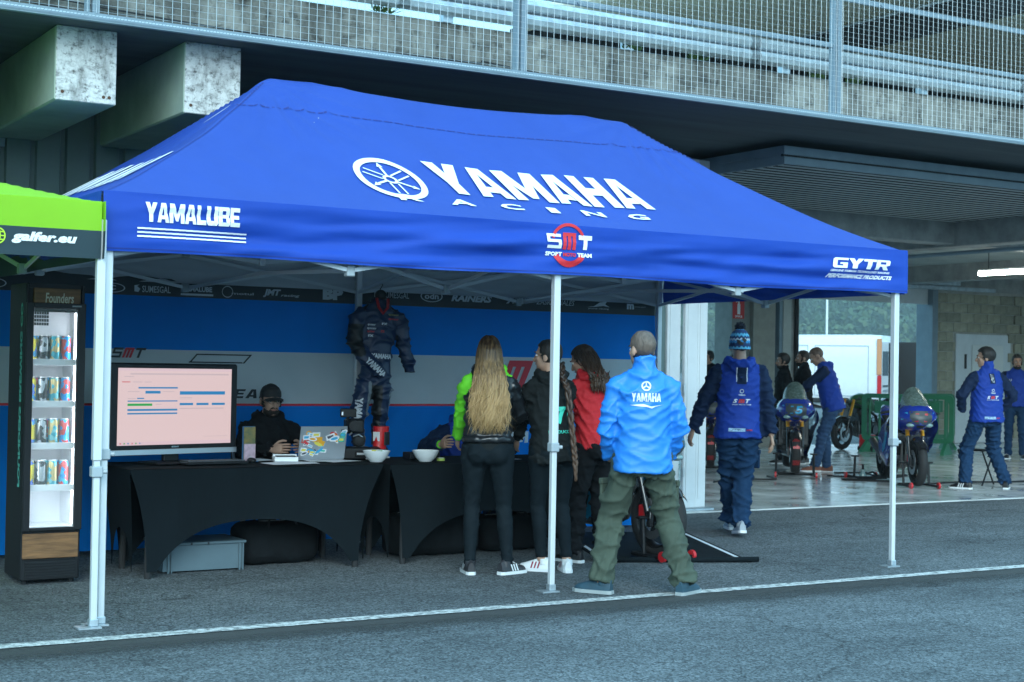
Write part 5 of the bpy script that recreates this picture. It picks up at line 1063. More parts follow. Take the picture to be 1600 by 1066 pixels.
def team_back(P, big=True, vertical=False):
    k = MB()
    if vertical: k.add([fz(-.035, .38), fz(.035, .38), fz(.035, .5), fz(-.035, .5)], [(0, 1, 2, 3)], 3); lettering(k, 'TEAM', lambda a, b: fz(b, a), .39, .49, -.02, .02, 0, .03)
    else:
        k.add([fz(-.04, .36), fz(.04, .36), fz(.04, .5), fz(-.04, .5)], [(0, 1, 2, 3)], 3)
        for x in (-.047, .039): k.add([fz(x, .38), fz(x+.008, .38), fz(x+.008, .5), fz(x, .5)], [(0, 1, 2, 3)], 0)
    ring_poly(k, (0, .30), (.018, .018), (.012, .012), fz, 0, 16); lettering(k, 'YAMAHA', fz, -.03, .03, .262, .275, 0, .04)
    lettering(k, 'S', fz, -.075, -.035, .20, .235, 0, .05, .3); lettering(k, 'm', fz, -.03, .025, .20, .235, 1, .07, .3); lettering(k, 'T', fz, .03, .075, .20, .235, 0, .05, .3); lettering(k, 'SPORT MOTO TEAM', fz, -.08, .08, .182, .192, 0, .02)
    k.add([fz(-.11, -.04), fz(.03, -.04), fz(.03, -.012), fz(-.11, -.012)], [(0, 1, 2, 3)], 2); lettering(k, 'RACING', fz, -.1, .02, -.034, -.018, 3, .03); lettering(k, 'smt', fz, .04, .09, -.034, -.018, 1, .03)
    struct(P.print_back(k, 'back_print', [M_pw, M_pr, mat('pale_blue_print', (.35, .55, .75), .6), M_navy]), 'stuff')

# ---- 1 blonde woman at the second table
lo = (5.36, 9.115); ya = R(-27); c = yl(lo, ya); fl_, fr_ = c(5.26, 9.165), c(5.49, 9.04)
M_wsh = mat('white_leather', (.70, .73, .75), .45)
P1 = person('woman with long wavy blonde hair, black quilted vest and one lime sleeve', lo, ya, 1.66, True, feet=((*fl_, R(8), 0), (*fr_, R(-48), 0)), lean=.05, head=(R(-4), -.16, 0),
    hands=((-.20, .40, .87), (.16, .36, 1.0)), poles=((-1, -.6, -.5), (1, -.6, -.4)), legs=dict(mat=M_legg, r=(.098, .062, .046), amp=.002, freq=30, waist=.13), shoe=dict(mat=mat('black_white_leather', (.03, .03, .035), .4), sole=M_wsh, stripe=M_wsh, lace=M_wsh),
    top=dict(mat=[M_puff, M_lime, M_puff], hem=.03, ease=.03, quilt=1, amp=.005, hood=.75, sleeve=(.068, .06, .048), paint=lambda i, l: np.where((l[:, 2] > .515) & (l[:, 0] > .0), 1, i), name='quilted_vest'), seed=3, curl=.5)
k = MB(); k.loft([oval(P1.tp(0, -.005, z), P1.Rt @ V(1, 0, 0), P1.Rt @ V(0, 1, 0), rx*P1.s, ry*P1.s) for z, rx, ry in ((-.03, .166, .124), (.06, .162, .118))], cap=False); k.build('shirt_hem', M_charc, P1.root, smooth=True)
def strands(P, n, zend, col, r_=.0085, wav=.022, spread=.12, name='hair', seed=1, front=.2, start=.0):
    q = random.Random(seed); k = MB(); s = P.s; inv = P.Rt.inverted()
    for i in range(n):
        a = q.uniform(-pi, 0) if q.random() > front else q.uniform(-pi*1.15, pi*.15); e = q.uniform(.1, 1.35)
        d = V(cos(a)*cos(e), sin(a)*cos(e), sin(e)); p0 = P.hp(d.x*.080, -.012+d.y*.10, .04+d.z*.092)
        lat = q.uniform(-1, 1)*.55+cos(a)*.6; ze = zend+q.uniform(-.05, .16); fx = lat*spread; bk = -.118-.035*q.random()-.03*(1-abs(lat))
        pts = [P.hp(d.x*.075, -.012+d.y*.094, .035+d.z*.086), p0]; out = P.hp(d.x*.098, min(-.02, -.012+d.y*.125), .0+.03*d.z-.03); pts.append(lerp(p0, out, .55)+P.Rh @ V(0, 0, .012)); pts.append(out)
        end = P.tp(fx, bk, ze); nn = 12; ph = q.uniform(0, 6.28); fr = q.uniform(20, 30)
        neckp = P.tp(fx*.85, bk*1.0, .50)
        for t in range(1, nn+1):
            u = t/nn; b_ = lerp(lerp(out, neckp, min(1, u*2)), lerp(neckp, end, max(0, u*2-1)), 1 if u > .5 else 0) if u > .5 else lerp(out, neckp, u*2)
            w_ = wav*u*u*(2.2 if i % 23 == 0 else 1); pts.append(b_+P.Rt @ V(w_*sin(u*fr*.55+ph), w_*.5*cos(u*fr*.5+ph), 0))
        m_ = len(pts); rr = [r_*(.55 if t < 2 else 1.0-.25*sin(t*1.3+ph)*.5 if t < m_-3 else (.75, .5, .12)[t-m_+3]) for t in range(m_)]
        k.tube(pts, rr, 5, flat=.6)
    return k
def hair_mat(name, root_c, end_c, z0, z1):
    m_ = mat(name, end_c, .42, spec=.4); N = m_.node_tree.nodes; L = m_.node_tree.links; b = N['Principled BSDF']; tc = N.new('ShaderNodeTexCoord'); sp = N.new('ShaderNodeSeparateXYZ'); L.new(tc.outputs['Object'], sp.inputs[0])
    mr = N.new('ShaderNodeMapRange'); mr.inputs[1].default_value = z1; mr.inputs[2].default_value = z0; L.new(sp.outputs[2], mr.inputs[0])
    mp = N.new('ShaderNodeMapping'); mp.inputs['Scale'].default_value = (60, 60, 4); L.new(tc.outputs['Object'], mp.inputs[0]); nz = N.new('ShaderNodeTexNoise'); nz.inputs['Scale'].default_value = 1; nz.inputs['Detail'].default_value = 3; L.new(mp.outputs[0], nz.inputs['Vector'])
    ad = N.new('ShaderNodeMath'); ad.operation = 'MULTIPLY_ADD'; ad.inputs[1].default_value = 1.7; L.new(nz.outputs['Fac'], ad.inputs[0]); sb = N.new('ShaderNodeMath'); sb.operation = 'SUBTRACT'; sb.inputs[1].default_value = .85; L.new(mr.outputs[0], sb.inputs[0]); L.new(sb.outputs[0], ad.inputs[2])
    r_ = N.new('ShaderNodeValToRGB'); e = r_.color_ramp.elements; e[0].color = (*root_c, 1); e[1].color = (*end_c, 1); L.new(ad.outputs[0], r_.inputs[0]); L.new(r_.outputs[0], b.inputs['Base Color']); return m_
k = strands(P1, 900, .13, None, r_=.0042, wav=.036, spread=.12, seed=4); k.ell(P1.hp(0, -.014, .038), (.078*P1.s, .098*P1.s, .088*P1.s), 24, 16, T=P1.Rh)
k.build('hair', hair_mat('blonde_hair', (.04, .023, .014), (.42, .27, .12), 1.20, 1.64), P1.root, smooth=True)
# ---- 2 woman with the plait
lo = (5.865, 9.03); ya = R(-8); c = yl(lo, ya); fl_, fr_ = c(5.79, 9.07), c(5.94, 8.975)
P2 = person('woman with a long plait in a charcoal hoodie with mint lettering', lo, ya, 1.64, True, feet=((*fl_, R(48), 0), (*fr_, R(-15), 0)), lean=.10, side=-.03, head=(R(42), -.10, 0), pelvis=(-.03, -.02),
    hands=((-.13, .42, .84), (.10, .36, .95)), poles=((-1, -.7, -.3), (1, -.7, -.3)), legs=dict(mat=M_legg, r=(.094, .060, .045), amp=.002, freq=30, hem=.04), shoe=dict(mat=M_wsh, sole=M_wsh, stripe=mat('shoe_stripe', (.25, .02, .05), .5), lace=M_wsh),
    top=dict(mat=M_charc, hem=-.12, ease=.026, hood=1.0, amp=.009, sleeve=(.068, .06, .048), name='hoodie'), hair=dict(cap=1, col=(.012, .010, .009), back=-.09, th=1.09), seed=5, curl=.4)
k = MB(); heavy(k, '70', lambda a, b: fz(a, b), -.02, .16, .17, .30, 0, .06, .1)
for z in (.215, .245, .275): k.add([fz(-.075+(z-.2)*.4, z), fz(-.03, z), fz(-.03, z+.012), fz(-.07+(z-.2)*.4, z+.012)], [(0, 1, 2, 3)])
lettering(k, 'PRODUCO CA', fz, -.08, .16, .10, .125, 0, .03); P2.print_back(k, 'back_print', M_mint)
k = MB(); st = P2.hp(.035, -.10, -.04); pts = [st, P2.tp(.04, -.15, .53), P2.tp(.062, -.19, .42), P2.tp(.075, -.185, .2), P2.tp(.085, -.19, .0), P2.tp(.085, -.20, -.12), P2.tp(.08, -.205, -.26)]
cv = [pts[0]]
for i in range(len(pts)-1): cv += [lerp(pts[i], pts[i+1], t/8) for t in range(1, 9)]
for sidx in range(3):
    pp, rr = [], []
    for i, p in enumerate(cv):
        u = i/(len(cv)-1); a = i*.62+sidx*2*pi/3; w_ = .017*(1-.35*u) if u < .86 else .006; pp.append(p+V(w_*sin(a), w_*.5*sin(2*a), 0)); rr.append((.0135*(1-.3*u)) if u < .86 else .012*(1.02-u)/.16+.002)
    k.tube(pp, rr, 8)
k.build('plait', hair_mat('plait_hair', (.02, .013, .010), (.11, .055, .03), .70, 1.5), P2.root, smooth=True)
# ---- 3 woman in red
lo = (6.38, 9.35); ya = R(2); P3 = person('woman in a red hoodie and black trousers bending over the table', lo, ya, 1.64, True, feet=((-.10, .04, R(20), 0), (.11, -.03, R(-25), 0)), lean=.22, head=(R(28), .28, 0), pelvis=(.02, -.06),
    hands=((-.16, .42, .82), (.12, .40, .86)), poles=((-1, -.7, -.3), (1, -.7, -.2)), legs=dict(mat=M_black, r=(.100, .078, .07), amp=.007, freq=22), shoe=dict(mat=M_bblk, sole=M_wsh, stripe=M_wsh, lace=M_bblk),
    top=dict(mat=M_redh, hem=-.05, ease=.024, hood=1.1, amp=.009, sleeve=(.068, .06, .046), name='hoodie'), hair=dict(cap=1, col=(.03, .018, .012), back=-.09, th=1.1), seed=8)
k = strands(P3, 150, .42, None, wav=.012, spread=.10, seed=6, front=.5); k.build('long_hair', hair_mat('brown_hair', (.022, .014, .010), (.075, .04, .022), 1.2, 1.55), P3.root, smooth=True)
k = MB(); ring_poly(k, (.09, .22), (.06, .06), (.052, .052), fz, 0, 24, R(60), R(330))
for i in range(5): k.add([fz(.03+i*.025, .33), fz(.04+i*.025, .33), fz(.045+i*.022, .39-.01*abs(i-2)), fz(.035+i*.022, .39-.01*abs(i-2))], [(0, 1, 2, 3)])
lettering(k, 'ZC', fz, .12, .17, .12, .15, 0, .03); struct(P3.print_back(k, 'back_print', M_pw), 'stuff')
# ---- 4 man in the bright blue jacket
lo = (5.79, 7.89); ya = R(-27); c = yl(lo, ya); fl_, fr_ = c(5.58, 8.03), c(6.04, 7.755); M_teal = mat('teal_suede', (.02, .06, .09), .7, var=.2, vscale=20)
P4 = person('man in a bright blue jacket and olive trousers standing with legs apart', lo, ya, 1.735, False, feet=((*fl_, R(58), 0), (*fr_, R(-38), 0)), hipz=.885, head=(R(26), .02, 0), build_=1.0,
    hands=((-.19, .13, .86), (.19, .13, .86)), poles=((-.6, -1, 0), (.6, -1, 0)), legs=dict(mat=M_olive, r=(.098, .088, .078), amp=.008, freq=17), shoe=dict(mat=M_teal, sole=mat('grey_sole', (.3, .34, .35), .6), lace=M_teal),
    top=dict(mat=M_sky, hem=-.10, ease=.024, collar=.085, amp=.007, freq=15, sleeve=(.066, .062, .05)), hair=dict(cap=1, col=(.13, .095, .075), back=-.085, th=1.018), seed=21, showhands=(False, False))
k = MB(); heavy(k, 'YAMAHA', fz, -.095, .095, .355, .41, 0, .05, .08); ring_poly(k, (0, .455), (.032, .032), (.022, .022), fz, 0, 20)
for a in range(3): t = pi/2+a*2.094; k.add([fz(.004*sin(t), .455-.004*cos(t)), fz(.023*cos(t)+.004*sin(t), .455+.023*sin(t)-.004*cos(t)), fz(.023*cos(t)-.004*sin(t), .455+.023*sin(t)+.004*cos(t)), fz(-.004*sin(t), .455+.004*cos(t))], [(0, 1, 2, 3)])
k.add([fz(-.105, .332), fz(-.02, .340), fz(.03, .325), fz(.115, .338), fz(.06, .325), fz(.035, .312), fz(-.0, .322), fz(-.06, .326)], [(0, 1, 2, 3, 4, 5, 6, 7)]); struct(P4.print_back(k, 'back_print', M_pw), 'stuff')
k = MB(); k.tube([P4.tp(cos(a)*.06, .004+sin(a)*.062, .585+.058) for a in [2*pi*i/20 for i in range(21)]], .013, 6, cap=False); k.build('inner_collar', M_navy, P4.root, smooth=True)
def cargo(P, i, sg, mt):
    k = MB(); b0 = lerp(P.kn[i], P.an[i], -.62); d = (P.an[i]-P.kn[i]).normalized(); o_ = V(sg*.088, -.045, 0)*P.s
    T4 = Matrix.Translation(b0+o_) @ Matrix.Rotation(-sg*.7, 4, 'Z')
    k.box(-.055, .055, -.012, .012, -.16, 0, T=T4, c=.008); k.box(-.06, .06, -.018, .014, -.035, .005, T=T4, c=.006); k.build('cargo_pocket', mt, P.trousers)
cargo(P4, 0, -1, M_olive); cargo(P4, 1, 1, M_olive)
# ---- 5 man in the bobble hat
lo = (8.60, 10.29); ya = R(-31); P5 = person('man in a blue bobble hat and team jacket walking towards the garage', lo, ya, 1.80, False, feet=((-.015, .36, 0, 0), (.005, -.07, R(4), .03)), hipz=.95, pelvis=(0, .08), lean=.03, head=(0, -.02, 0), build_=1.05,
    hands=((-.43, .20, .80), (.285, -.02, .80)), poles=((-1, -.6, 0), (.6, -1, 0)), legs=dict(mat=M_navyt, r=(.112, .09, .078), amp=.012, freq=18), shoe=dict(mat=mat('grey_mesh_shoe', (.3, .35, .4), .6), sole=mat('white_sole', (.7, .72, .74), .5), lace=M_lime),
    top=dict(mat=[M_royal, M_navy], hem=-.10, ease=.028, hood=1.2, amp=.008, sleeve=(.074, .068, .056)), hat='bobble', seed=31, hair=dict(cap=1, col=(.03, .02, .015), back=-.07, th=1.03), curl=.7)
team_back(P5); cargo(P5, 1, 1, M_navyt)
k = MB(); k.add([fz(.0, .0)]*0, [])
# ---- 6 seated man in the black cap
lo = (4.47, 11.0); ya = R(180); P6 = person('seated man in a black cap and glasses working behind the laptop', lo, ya, 1.72, False, (.42, .26, .19), feet=((-.14, .42, 0, 0), (.14, .42, 0, 0)), hipz=.49, pelvis=(0, 0), lean=.16, head=(R(-2), .08, 0), beard='black',
    hands=((-.13, .46, .80), (.13, .46, .80)), poles=((-1, -.2, -.6), (1, -.2, -.6)), knees=((0, .4, 1), (0, .4, 1)), legs=dict(mat=M_black, r=(.095, .075, .062)), shoe=dict(mat=M_bblk), top=dict(mat=M_black, hem=-.06, ease=.036, hood=.9, amp=.008, name='hoodie'), hat='cap', seed=41, hair=dict(cap=1, col=(.012, .01, .009), th=1.03))
k = MB()
for x in (-.031, .031): ring_poly(k, (x, .004), (.023, .018), (.020, .015), lambda a, b: P6.hp(a, .106, b), 0, 18)
k.tube([P6.hp(-.008, .108, .006), P6.hp(.008, .108, .006)], .0025, 6)
for x in (-1, 1): k.tube([P6.hp(x*.054, .106, .008), P6.hp(x*.08, .03, .006), P6.hp(x*.082, -.02, .004)], .0025, 6)
k.build('glasses', mat('glasses_frame', (.03, .03, .03), .3), P6.root)
k = MB(); lettering(k, '3', fz, -.03, .045, .20, .30, 0, .06, .2); P6.print_back(k, 'chest_print', M_pw, True)
# ---- 7 seated person behind the blonde woman
lo = (6.18, 10.98); ya = R(170); P7 = person('seated person in a navy and blue team jacket behind the second table', lo, ya, 1.72, False, feet=((-.14, .42, 0, 0), (.14, .42, 0, 0)), hipz=.47, lean=.30, head=(0, .3, 0), hands=((-.18, .50, .83), (.34, .52, .82)), poles=((-1, -.2, -.6), (1, -.2, -.6)), knees=((0, .4, 1), (0, .4, 1)),
    legs=dict(mat=M_navyt, r=(.095, .075, .062)), top=dict(mat=[M_royal, M_navy], hem=-.06, ease=.034, hood=.9, sleeve=(.072, .064, .052)), hair=dict(cap=1, col=(.03, .02, .014), th=1.1), seed=47)
k = MB(); k.tube([P7.wr[1]+V(.026*cos(a), .005, .026*sin(a)) for a in [i*.5 for i in range(14)]], .008, 6, cap=False); k.build('wristband', M_lime, P7.root)
# ---- garage people
bg = dict(fine=False, voxel=1.3)
P8 = person('bearded man in a black jacket facing left, nearer the garage pillar', (15.87, 17.97), R(62), 1.72, beard='black', feet=((-.1, .05, 0, 0), (.1, -.05, 0, 0)), head=(0, .05, 0), legs=dict(mat=M_black), shoe=dict(mat=M_bblk), top=dict(mat=M_black, collar=.06), hair=dict(cap=1, col=(.012, .01, .009), th=1.16), seed=51, **bg)
P9 = person('bearded man in a black padded jacket behind the first motorcycle', (16.10, 17.78), R(58), 1.77, beard='black', skin_c=(.40, .24, .17), feet=((-.1, .05, 0, 0), (.1, -.05, 0, 0)), legs=dict(mat=M_black), shoe=dict(mat=M_bblk), top=dict(mat=M_black, collar=.07, bulk=1.08, sleeve=(.076, .068, .055)), hair=dict(cap=1, col=(.03, .02, .015), th=1.04), seed=53, **bg)
P10 = person('bald man in a team jacket and jeans bending over the first motorcycle', (15.05, 16.18), R(48), 1.84, feet=((-.11, .12, R(10), 0), (.11, -.06, R(-10), 0)), lean=.26, head=(R(5), .45, 0), pelvis=(0, -.12), hands=((-.22, .48, 1.05), (.18, .48, 1.0)), poles=((-1, -.6, -.4), (1, -.6, -.4)), legs=dict(mat=M_jean, r=(.098, .075, .065), amp=.008), shoe=dict(mat=mat('brown_suede', (.22, .08, .05), .8)), top=dict(mat=[M_royal, M_navy], hem=-.09, ease=.034, hood=.9), hair=dict(cap=1, col=(.16, .10, .075), th=1.01), seed=57, **bg)
team_back(P10, vertical=True)
lo = (15.03, 13.22); ya = R(-18); c = yl(lo, ya); P11 = person('dark haired man in a team jacket standing beside the second motorcycle', lo, ya, 1.84, feet=((*c(14.76, 13.31), R(40), 0), (*c(15.29, 13.13), R(-35), 0)), hipz=.93, head=(R(62), .02, 0), hands=((-.25, .16, 1.0), (.25, .12, .98)), poles=((-1, -.8, 0), (1, -.8, 0)), legs=dict(mat=M_navyt, r=(.10, .082, .074), amp=.008), shoe=dict(mat=M_bblk, stripe=M_wsh, sole=M_wsh), top=dict(mat=[M_royal, M_navy], hem=-.08, ease=.034, collar=.085, sleeve=(.070, .062, .052)), hair=dict(cap=1, col=(.012, .01, .009), back=-.08, th=1.17), seed=61, showhands=(False, False))
team_back(P11, vertical=True)
P12 = person('man in a blue and navy polo shirt at the right edge of the garage', (20.85, 17.70), R(125), 1.80, skin_c=(.40, .22, .15), feet=((-.12, 0, R(15), 0), (.12, .02, R(-15), 0)), head=(R(18), .12, 0), hands=((-.30, .14, .84), (.28, .16, .88)), legs=dict(mat=M_navyt), shoe=dict(mat=M_bblk, stripe=M_wsh, sole=M_wsh), top=dict(mat=[M_royal, M_navy], hem=-.06, ease=.028, short=1, sleeve=(.078, .07, .06), collar=.03, name='polo_shirt'), hair=dict(cap=1, col=(.018, .013, .010), th=1.08), beard='black', seed=63, curl=.4, **bg)
k = MB(); lettering(k, 'U', fz, -.1, -.06, .36, .40, 0, .05); P12.print_back(k, 'chest_print', M_pw, True)
P13 = person('hooded figure in black at the far left of the garage', (17.25, 21.55), R(100), 1.78, feet=None, legs=dict(mat=M_black), top=dict(mat=M_black, hood=1.3, bulk=1.1), hair=dict(cap=1, col=(.012, .01, .009), th=1.18, back=-.12), seed=67, **bg)
P14 = person('bearded man with tied back hair at the far left of the garage', (17.55, 21.2), R(160), 1.74, beard='brown', skin_c=(.42, .24, .15), feet=None, legs=dict(mat=M_black), top=dict(mat=M_black, collar=.06), hair=dict(cap=1, col=(.03, .02, .014), th=1.1), seed=71, **bg)

# ---- racing suit on its hanger
RS = thing('racing_suit', 'navy leather motorcycle racing suit hanging from the gazebo frame', 'racing suit', (5.355, 11.02, 0), R(-6))
k = MB(); ax, ay = V(1, 0, 0), V(0, 1, 0)
k.loft([oval(V(0, 0, z), ax, ay, rx, ry, 24) for z, rx, ry in ((1.24, .12, .07), (1.34, .13, .08), (1.5, .122, .075), (1.68, .145, .08), (1.82, .16, .075), (1.90, .115, .065), (1.95, .075, .06), (1.975, .07, .058))])
k.tube([V(-.12, 0, 1.86), V(-.185, 0, 1.80), V(-.20, -.02, 1.60), V(-.145, -.09, 1.50), V(-.02, -.12, 1.40), V(.03, -.125, 1.355)], [.06, .07, .062, .062, .054, .045], 14)
k.tube([V(.12, 0, 1.86), V(.19, 0, 1.80), V(.225, -.02, 1.6), V(.27, -.03, 1.46), V(.285, -.03, 1.39)], [.06, .07, .06, .052, .048], 14)
k.tube([V(-.075, 0, 1.30), V(-.105, 0, 1.15), V(-.125, .01, .95), V(-.10, .02, .80), V(-.06, .02, .66)], [.078, .078, .064, .054, .045], 14)
k.tube([V(.07, 0, 1.30), V(.07, .0, 1.15), V(.06, .01, .95), V(.07, .01, .80), V(.08, .01, .66)], [.078, .074, .06, .05, .042], 14)
RS.rotation_euler.y = R(2.5); me = remesh(k, .010, 3); folds(me, .006, 18, 77); M_lea = mat('navy_leather', (.012, .03, .085), .38, var=.15, vscale=6); M_leab = mat('black_leather', (.008, .009, .011), .45); M_leag = mat('grey_leather', (.22, .25, .27), .5)
pc = np.empty(len(me.polygons)*3); me.polygons.foreach_get('center', pc); pc = pc.reshape(-1, 3); x, y, z = pc.T; idx = np.zeros(len(pc), int)
idx[((x > .15) & (z < 1.72) & (y > -.04)) | ((x < -.14) & (z > 1.5) & (z < 1.75)) | ((np.abs(x-.0) < .05) & (z < 1.28))] = 1; idx[((x > -.075) & (x < -.045) & (z < 1.3)) | ((x > .115) & (z < 1.25) & (x < .17))] = 2; idx[(z < .78) & (x > .02)] = 1
for m_ in (M_lea, M_leab, M_leag): me.materials.append(m_)
me.polygons.foreach_set('material_index', idx.astype(np.int32)); me.polygons.foreach_set('use_smooth', [True]*len(me.polygons)); link('suit', me, RS)
bv = BVHTree.FromPolygons([v.co.copy() for v in me.vertices], [tuple(p.vertices) for p in me.polygons]); k = MB(); fs_ = lambda a, b: (a, -.3, b)
lettering(k, 'YAMAHA', lambda a, b: fs_(-.17+b, 1.17-a), 0, .26, 0, .055, 0, .06); dv_ = V(.80, 0, -.60)
lettering(k, 'YAMAHA', lambda a, b: fs_(-.135+.78*a+.62*b, 1.475-.62*a+.78*b), 0, .20, -.02, .03, 0, .06); lettering(k, 'YAMAHA', fs_, -.07, .11, 1.49, 1.53, 0, .06)
for (a, b, w_, mi) in ((-.11, 1.745, .06, 0), (-.11, 1.715, .07, 0), (-.11, 1.69, .06, 1), (.06, 1.835, .09, 2), (.06, 1.80, .09, 1), (.0, 1.70, .03, 1), (.0, 1.76, .05, 0), (-.10, 1.66, .04, 0)): lettering(k, 'sponsor' if w_ > .05 else 'rx', fs_, a, a+w_, b, b+.018, mi, .05)
k = refined(k, .02); decal(bv, V(0, 1, 0), k, None); struct(k.build('suit_lettering', [M_pw, M_pr, mat('gold_print', (.35, .33, .15), .6)], RS), 'stuff')
k = MB(); k.tube([V(-.05, -.07, 1.97), V(-.035, -.09, 1.90), V(.0, -.1, 1.85), V(.04, -.09, 1.90), V(.05, -.06, 1.97)], .012, 8); k.build('red_collar_cord', M_redh, RS)
k = MB(); k.tube([V(-.16, 0, 1.86), V(0, 0, 1.98), V(.16, 0, 1.86)], .014, 8); k.tube([V(0, 0, 1.98), V(0, 0, 2.05), V(.02, 0, 2.085), V(.0, 0, 2.11)], .004, 6); k.ell((0, -.02, 2.0), (.05, .04, .045), 12, 8); k.build('hanger', M_blk, RS, smooth=40)
# ---- folding chairs for the two seated people
def fchair(loc, yaw, lab):
    t = thing('folding_chair', lab, 'chair', loc, yaw, 'chairs behind the tables')
    k = MB(); k.box(-.2, .2, -.2, .2, .40, .425, c=.01); k.build('seat', M_blk, t)
    k = MB(); k.box(-.2, .2, -.19, -.17, .62, .82, c=.008); k.build('backrest', M_blk, t)
    for x in (-.2, .2):
        k = MB(); k.tube([(x, .25, 0), (x, -.18, .84)], .011, 8); k.build('leg', M_galv, t); k = MB(); k.tube([(x*.93, -.14, 0), (x*.93, .17, .41)], .011, 8); k.build('leg', M_galv, t)
fchair((4.47, 11.0, 0), R(180), 'folding chair under the seated man in the black cap'); fchair((6.18, 10.98, 0), R(170), 'folding chair under the seated person in the team jacket')

# ================================================================== MOTORCYCLES AND GARAGE THINGS
M_tyre = mat('tyre_rubber', (.012, .012, .013), .75, bump=.2, bscale=60); M_rim = mat('rim_black', (.02, .02, .022), .35, metal=.6); M_gold = mat('fork_gold', (.75, .33, .03), .3, metal=.7)
M_fair = mat('fairing_blue', (.012, .035, .30), .22, coat=.6); M_fblk = mat('fairing_black', (.012, .012, .014), .25, coat=.5); M_fcy = mat('fairing_cyan', (.03, .35, .62), .25, coat=.5); M_fgr = mat('fairing_grey', (.045, .055, .06), .4)
M_eng = mat('engine_metal', (.10, .10, .105), .4, metal=.7, var=.3, vscale=20); M_disc = mat('brake_disc', (.35, .36, .37), .3, metal=.9); M_seat = mat('seat_black', (.012, .012, .012), .7); M_redp = mat('red_paint', (.5, .015, .02), .35)
M_film = mat('protective_film', (.16, .22, .20), .18, var=.75, vscale=26, bump=1.0, bscale=38, col2=(.05, .08, .07)); M_lens = mat('headlight_lens', (.20, .32, .33), .08, coat=1.0); M_grn = mat('green_fairing', (.03, .14, .04), .35)
def torus(k, c, R_, r_, w_, seg=40, sec=12, mi=0):
    rings = []
    for i in range(seg):
        a = 2*pi*i/seg; rings.append([V(c[0]+w_*cos(2*pi*j/sec), c[1]+(R_+r_*sin(2*pi*j/sec))*cos(a), c[2]+(R_+r_*sin(2*pi*j/sec))*sin(a)) for j in range(sec)])
    rings.append(rings[0]); k.loft(rings, mi, cap=False)
def wheel(par, y, w_, name, warm=False, R_=.30):
    wh = MB(); torus(wh, (0, y, R_), .215, .022, w_*.42, 36, 8)
    for i in range(5):
        a = i*2*pi/5+.3; d = V(0, cos(a), sin(a)); c_ = V(0, y, R_); wh.tube([c_+d*.03, c_+d*.20], [.022, .014], 8)
    wh.tube([(-w_*.45, y, R_), (w_*.45, y, R_)], .035, 14); ro = wh.build(name, M_rim, par, smooth=40)
    t = MB(); torus(t, (0, y, R_), .255, .046, w_*.5, 44, 14); to = t.build('tyre', M_tyre, ro, smooth=True)
    if warm:
        t = MB(); 
        for a0, a1 in ((.5, .75), (-.6, -.35), (2.2, 2.5)):
            for i in range(5): a, b2 = a0+(a1-a0)*i/5, a0+(a1-a0)*(i+1)/5; t.add([V(x, y+.303*cos(q), R_+.303*sin(q)) for x, q in ((-.05, a), (.05, a), (.045, a+(b2-a)*.35), (-.045, a+(b2-a)*.35))], [(0, 1, 2, 3)])
        t.build('warmer_strap', M_redp, to)
        t = MB(); lettering(t, 'odn', lambda a, b: V(a, y+.3055*cos(.18+b*3.3), R_+.3055*sin(.18+b*3.3)) if False else V(-a, y+.306*cos(.15+b/.306), R_+.306*sin(.15+b/.306)), -.045, .045, 0, .055, 0, .06); t.build('warmer_lettering', M_redp, to)
    for x in ((-1, 1) if w_ < .15 else (1,)):
        t = MB(); X = x*(w_*.5+.012); rr_ = .155 if w_ < .15 else .11
        rings = [[V(X+dx, y+r_*cos(2*pi*j/28), R_+r_*sin(2*pi*j/28)) for j in range(28)] for r_, dx in ((rr_*.6, -.002), (rr_, -.002), (rr_, .002), (rr_*.6, .002), (rr_*.6, -.002))]; t.loft(rings, cap=False); t.build('brake_disc', M_disc, ro, smooth=30)
    return ro
def xsec(y, w_, z0, z1, n=20, e=2.6, top=.75, bot=1.0):
    out = []
    for i in range(n):
        a = 2*pi*i/n; c_, s_ = cos(a), sin(a); f = (abs(c_)**e+abs(s_)**e)**(-1/e); zz = (z0+z1)/2+(z1-z0)/2*s_*f; out.append(V(w_*c_*f*(1-(1-top)*max(0, s_*f)-(1-bot)*max(0, -s_*f)), y, zz))
    return out
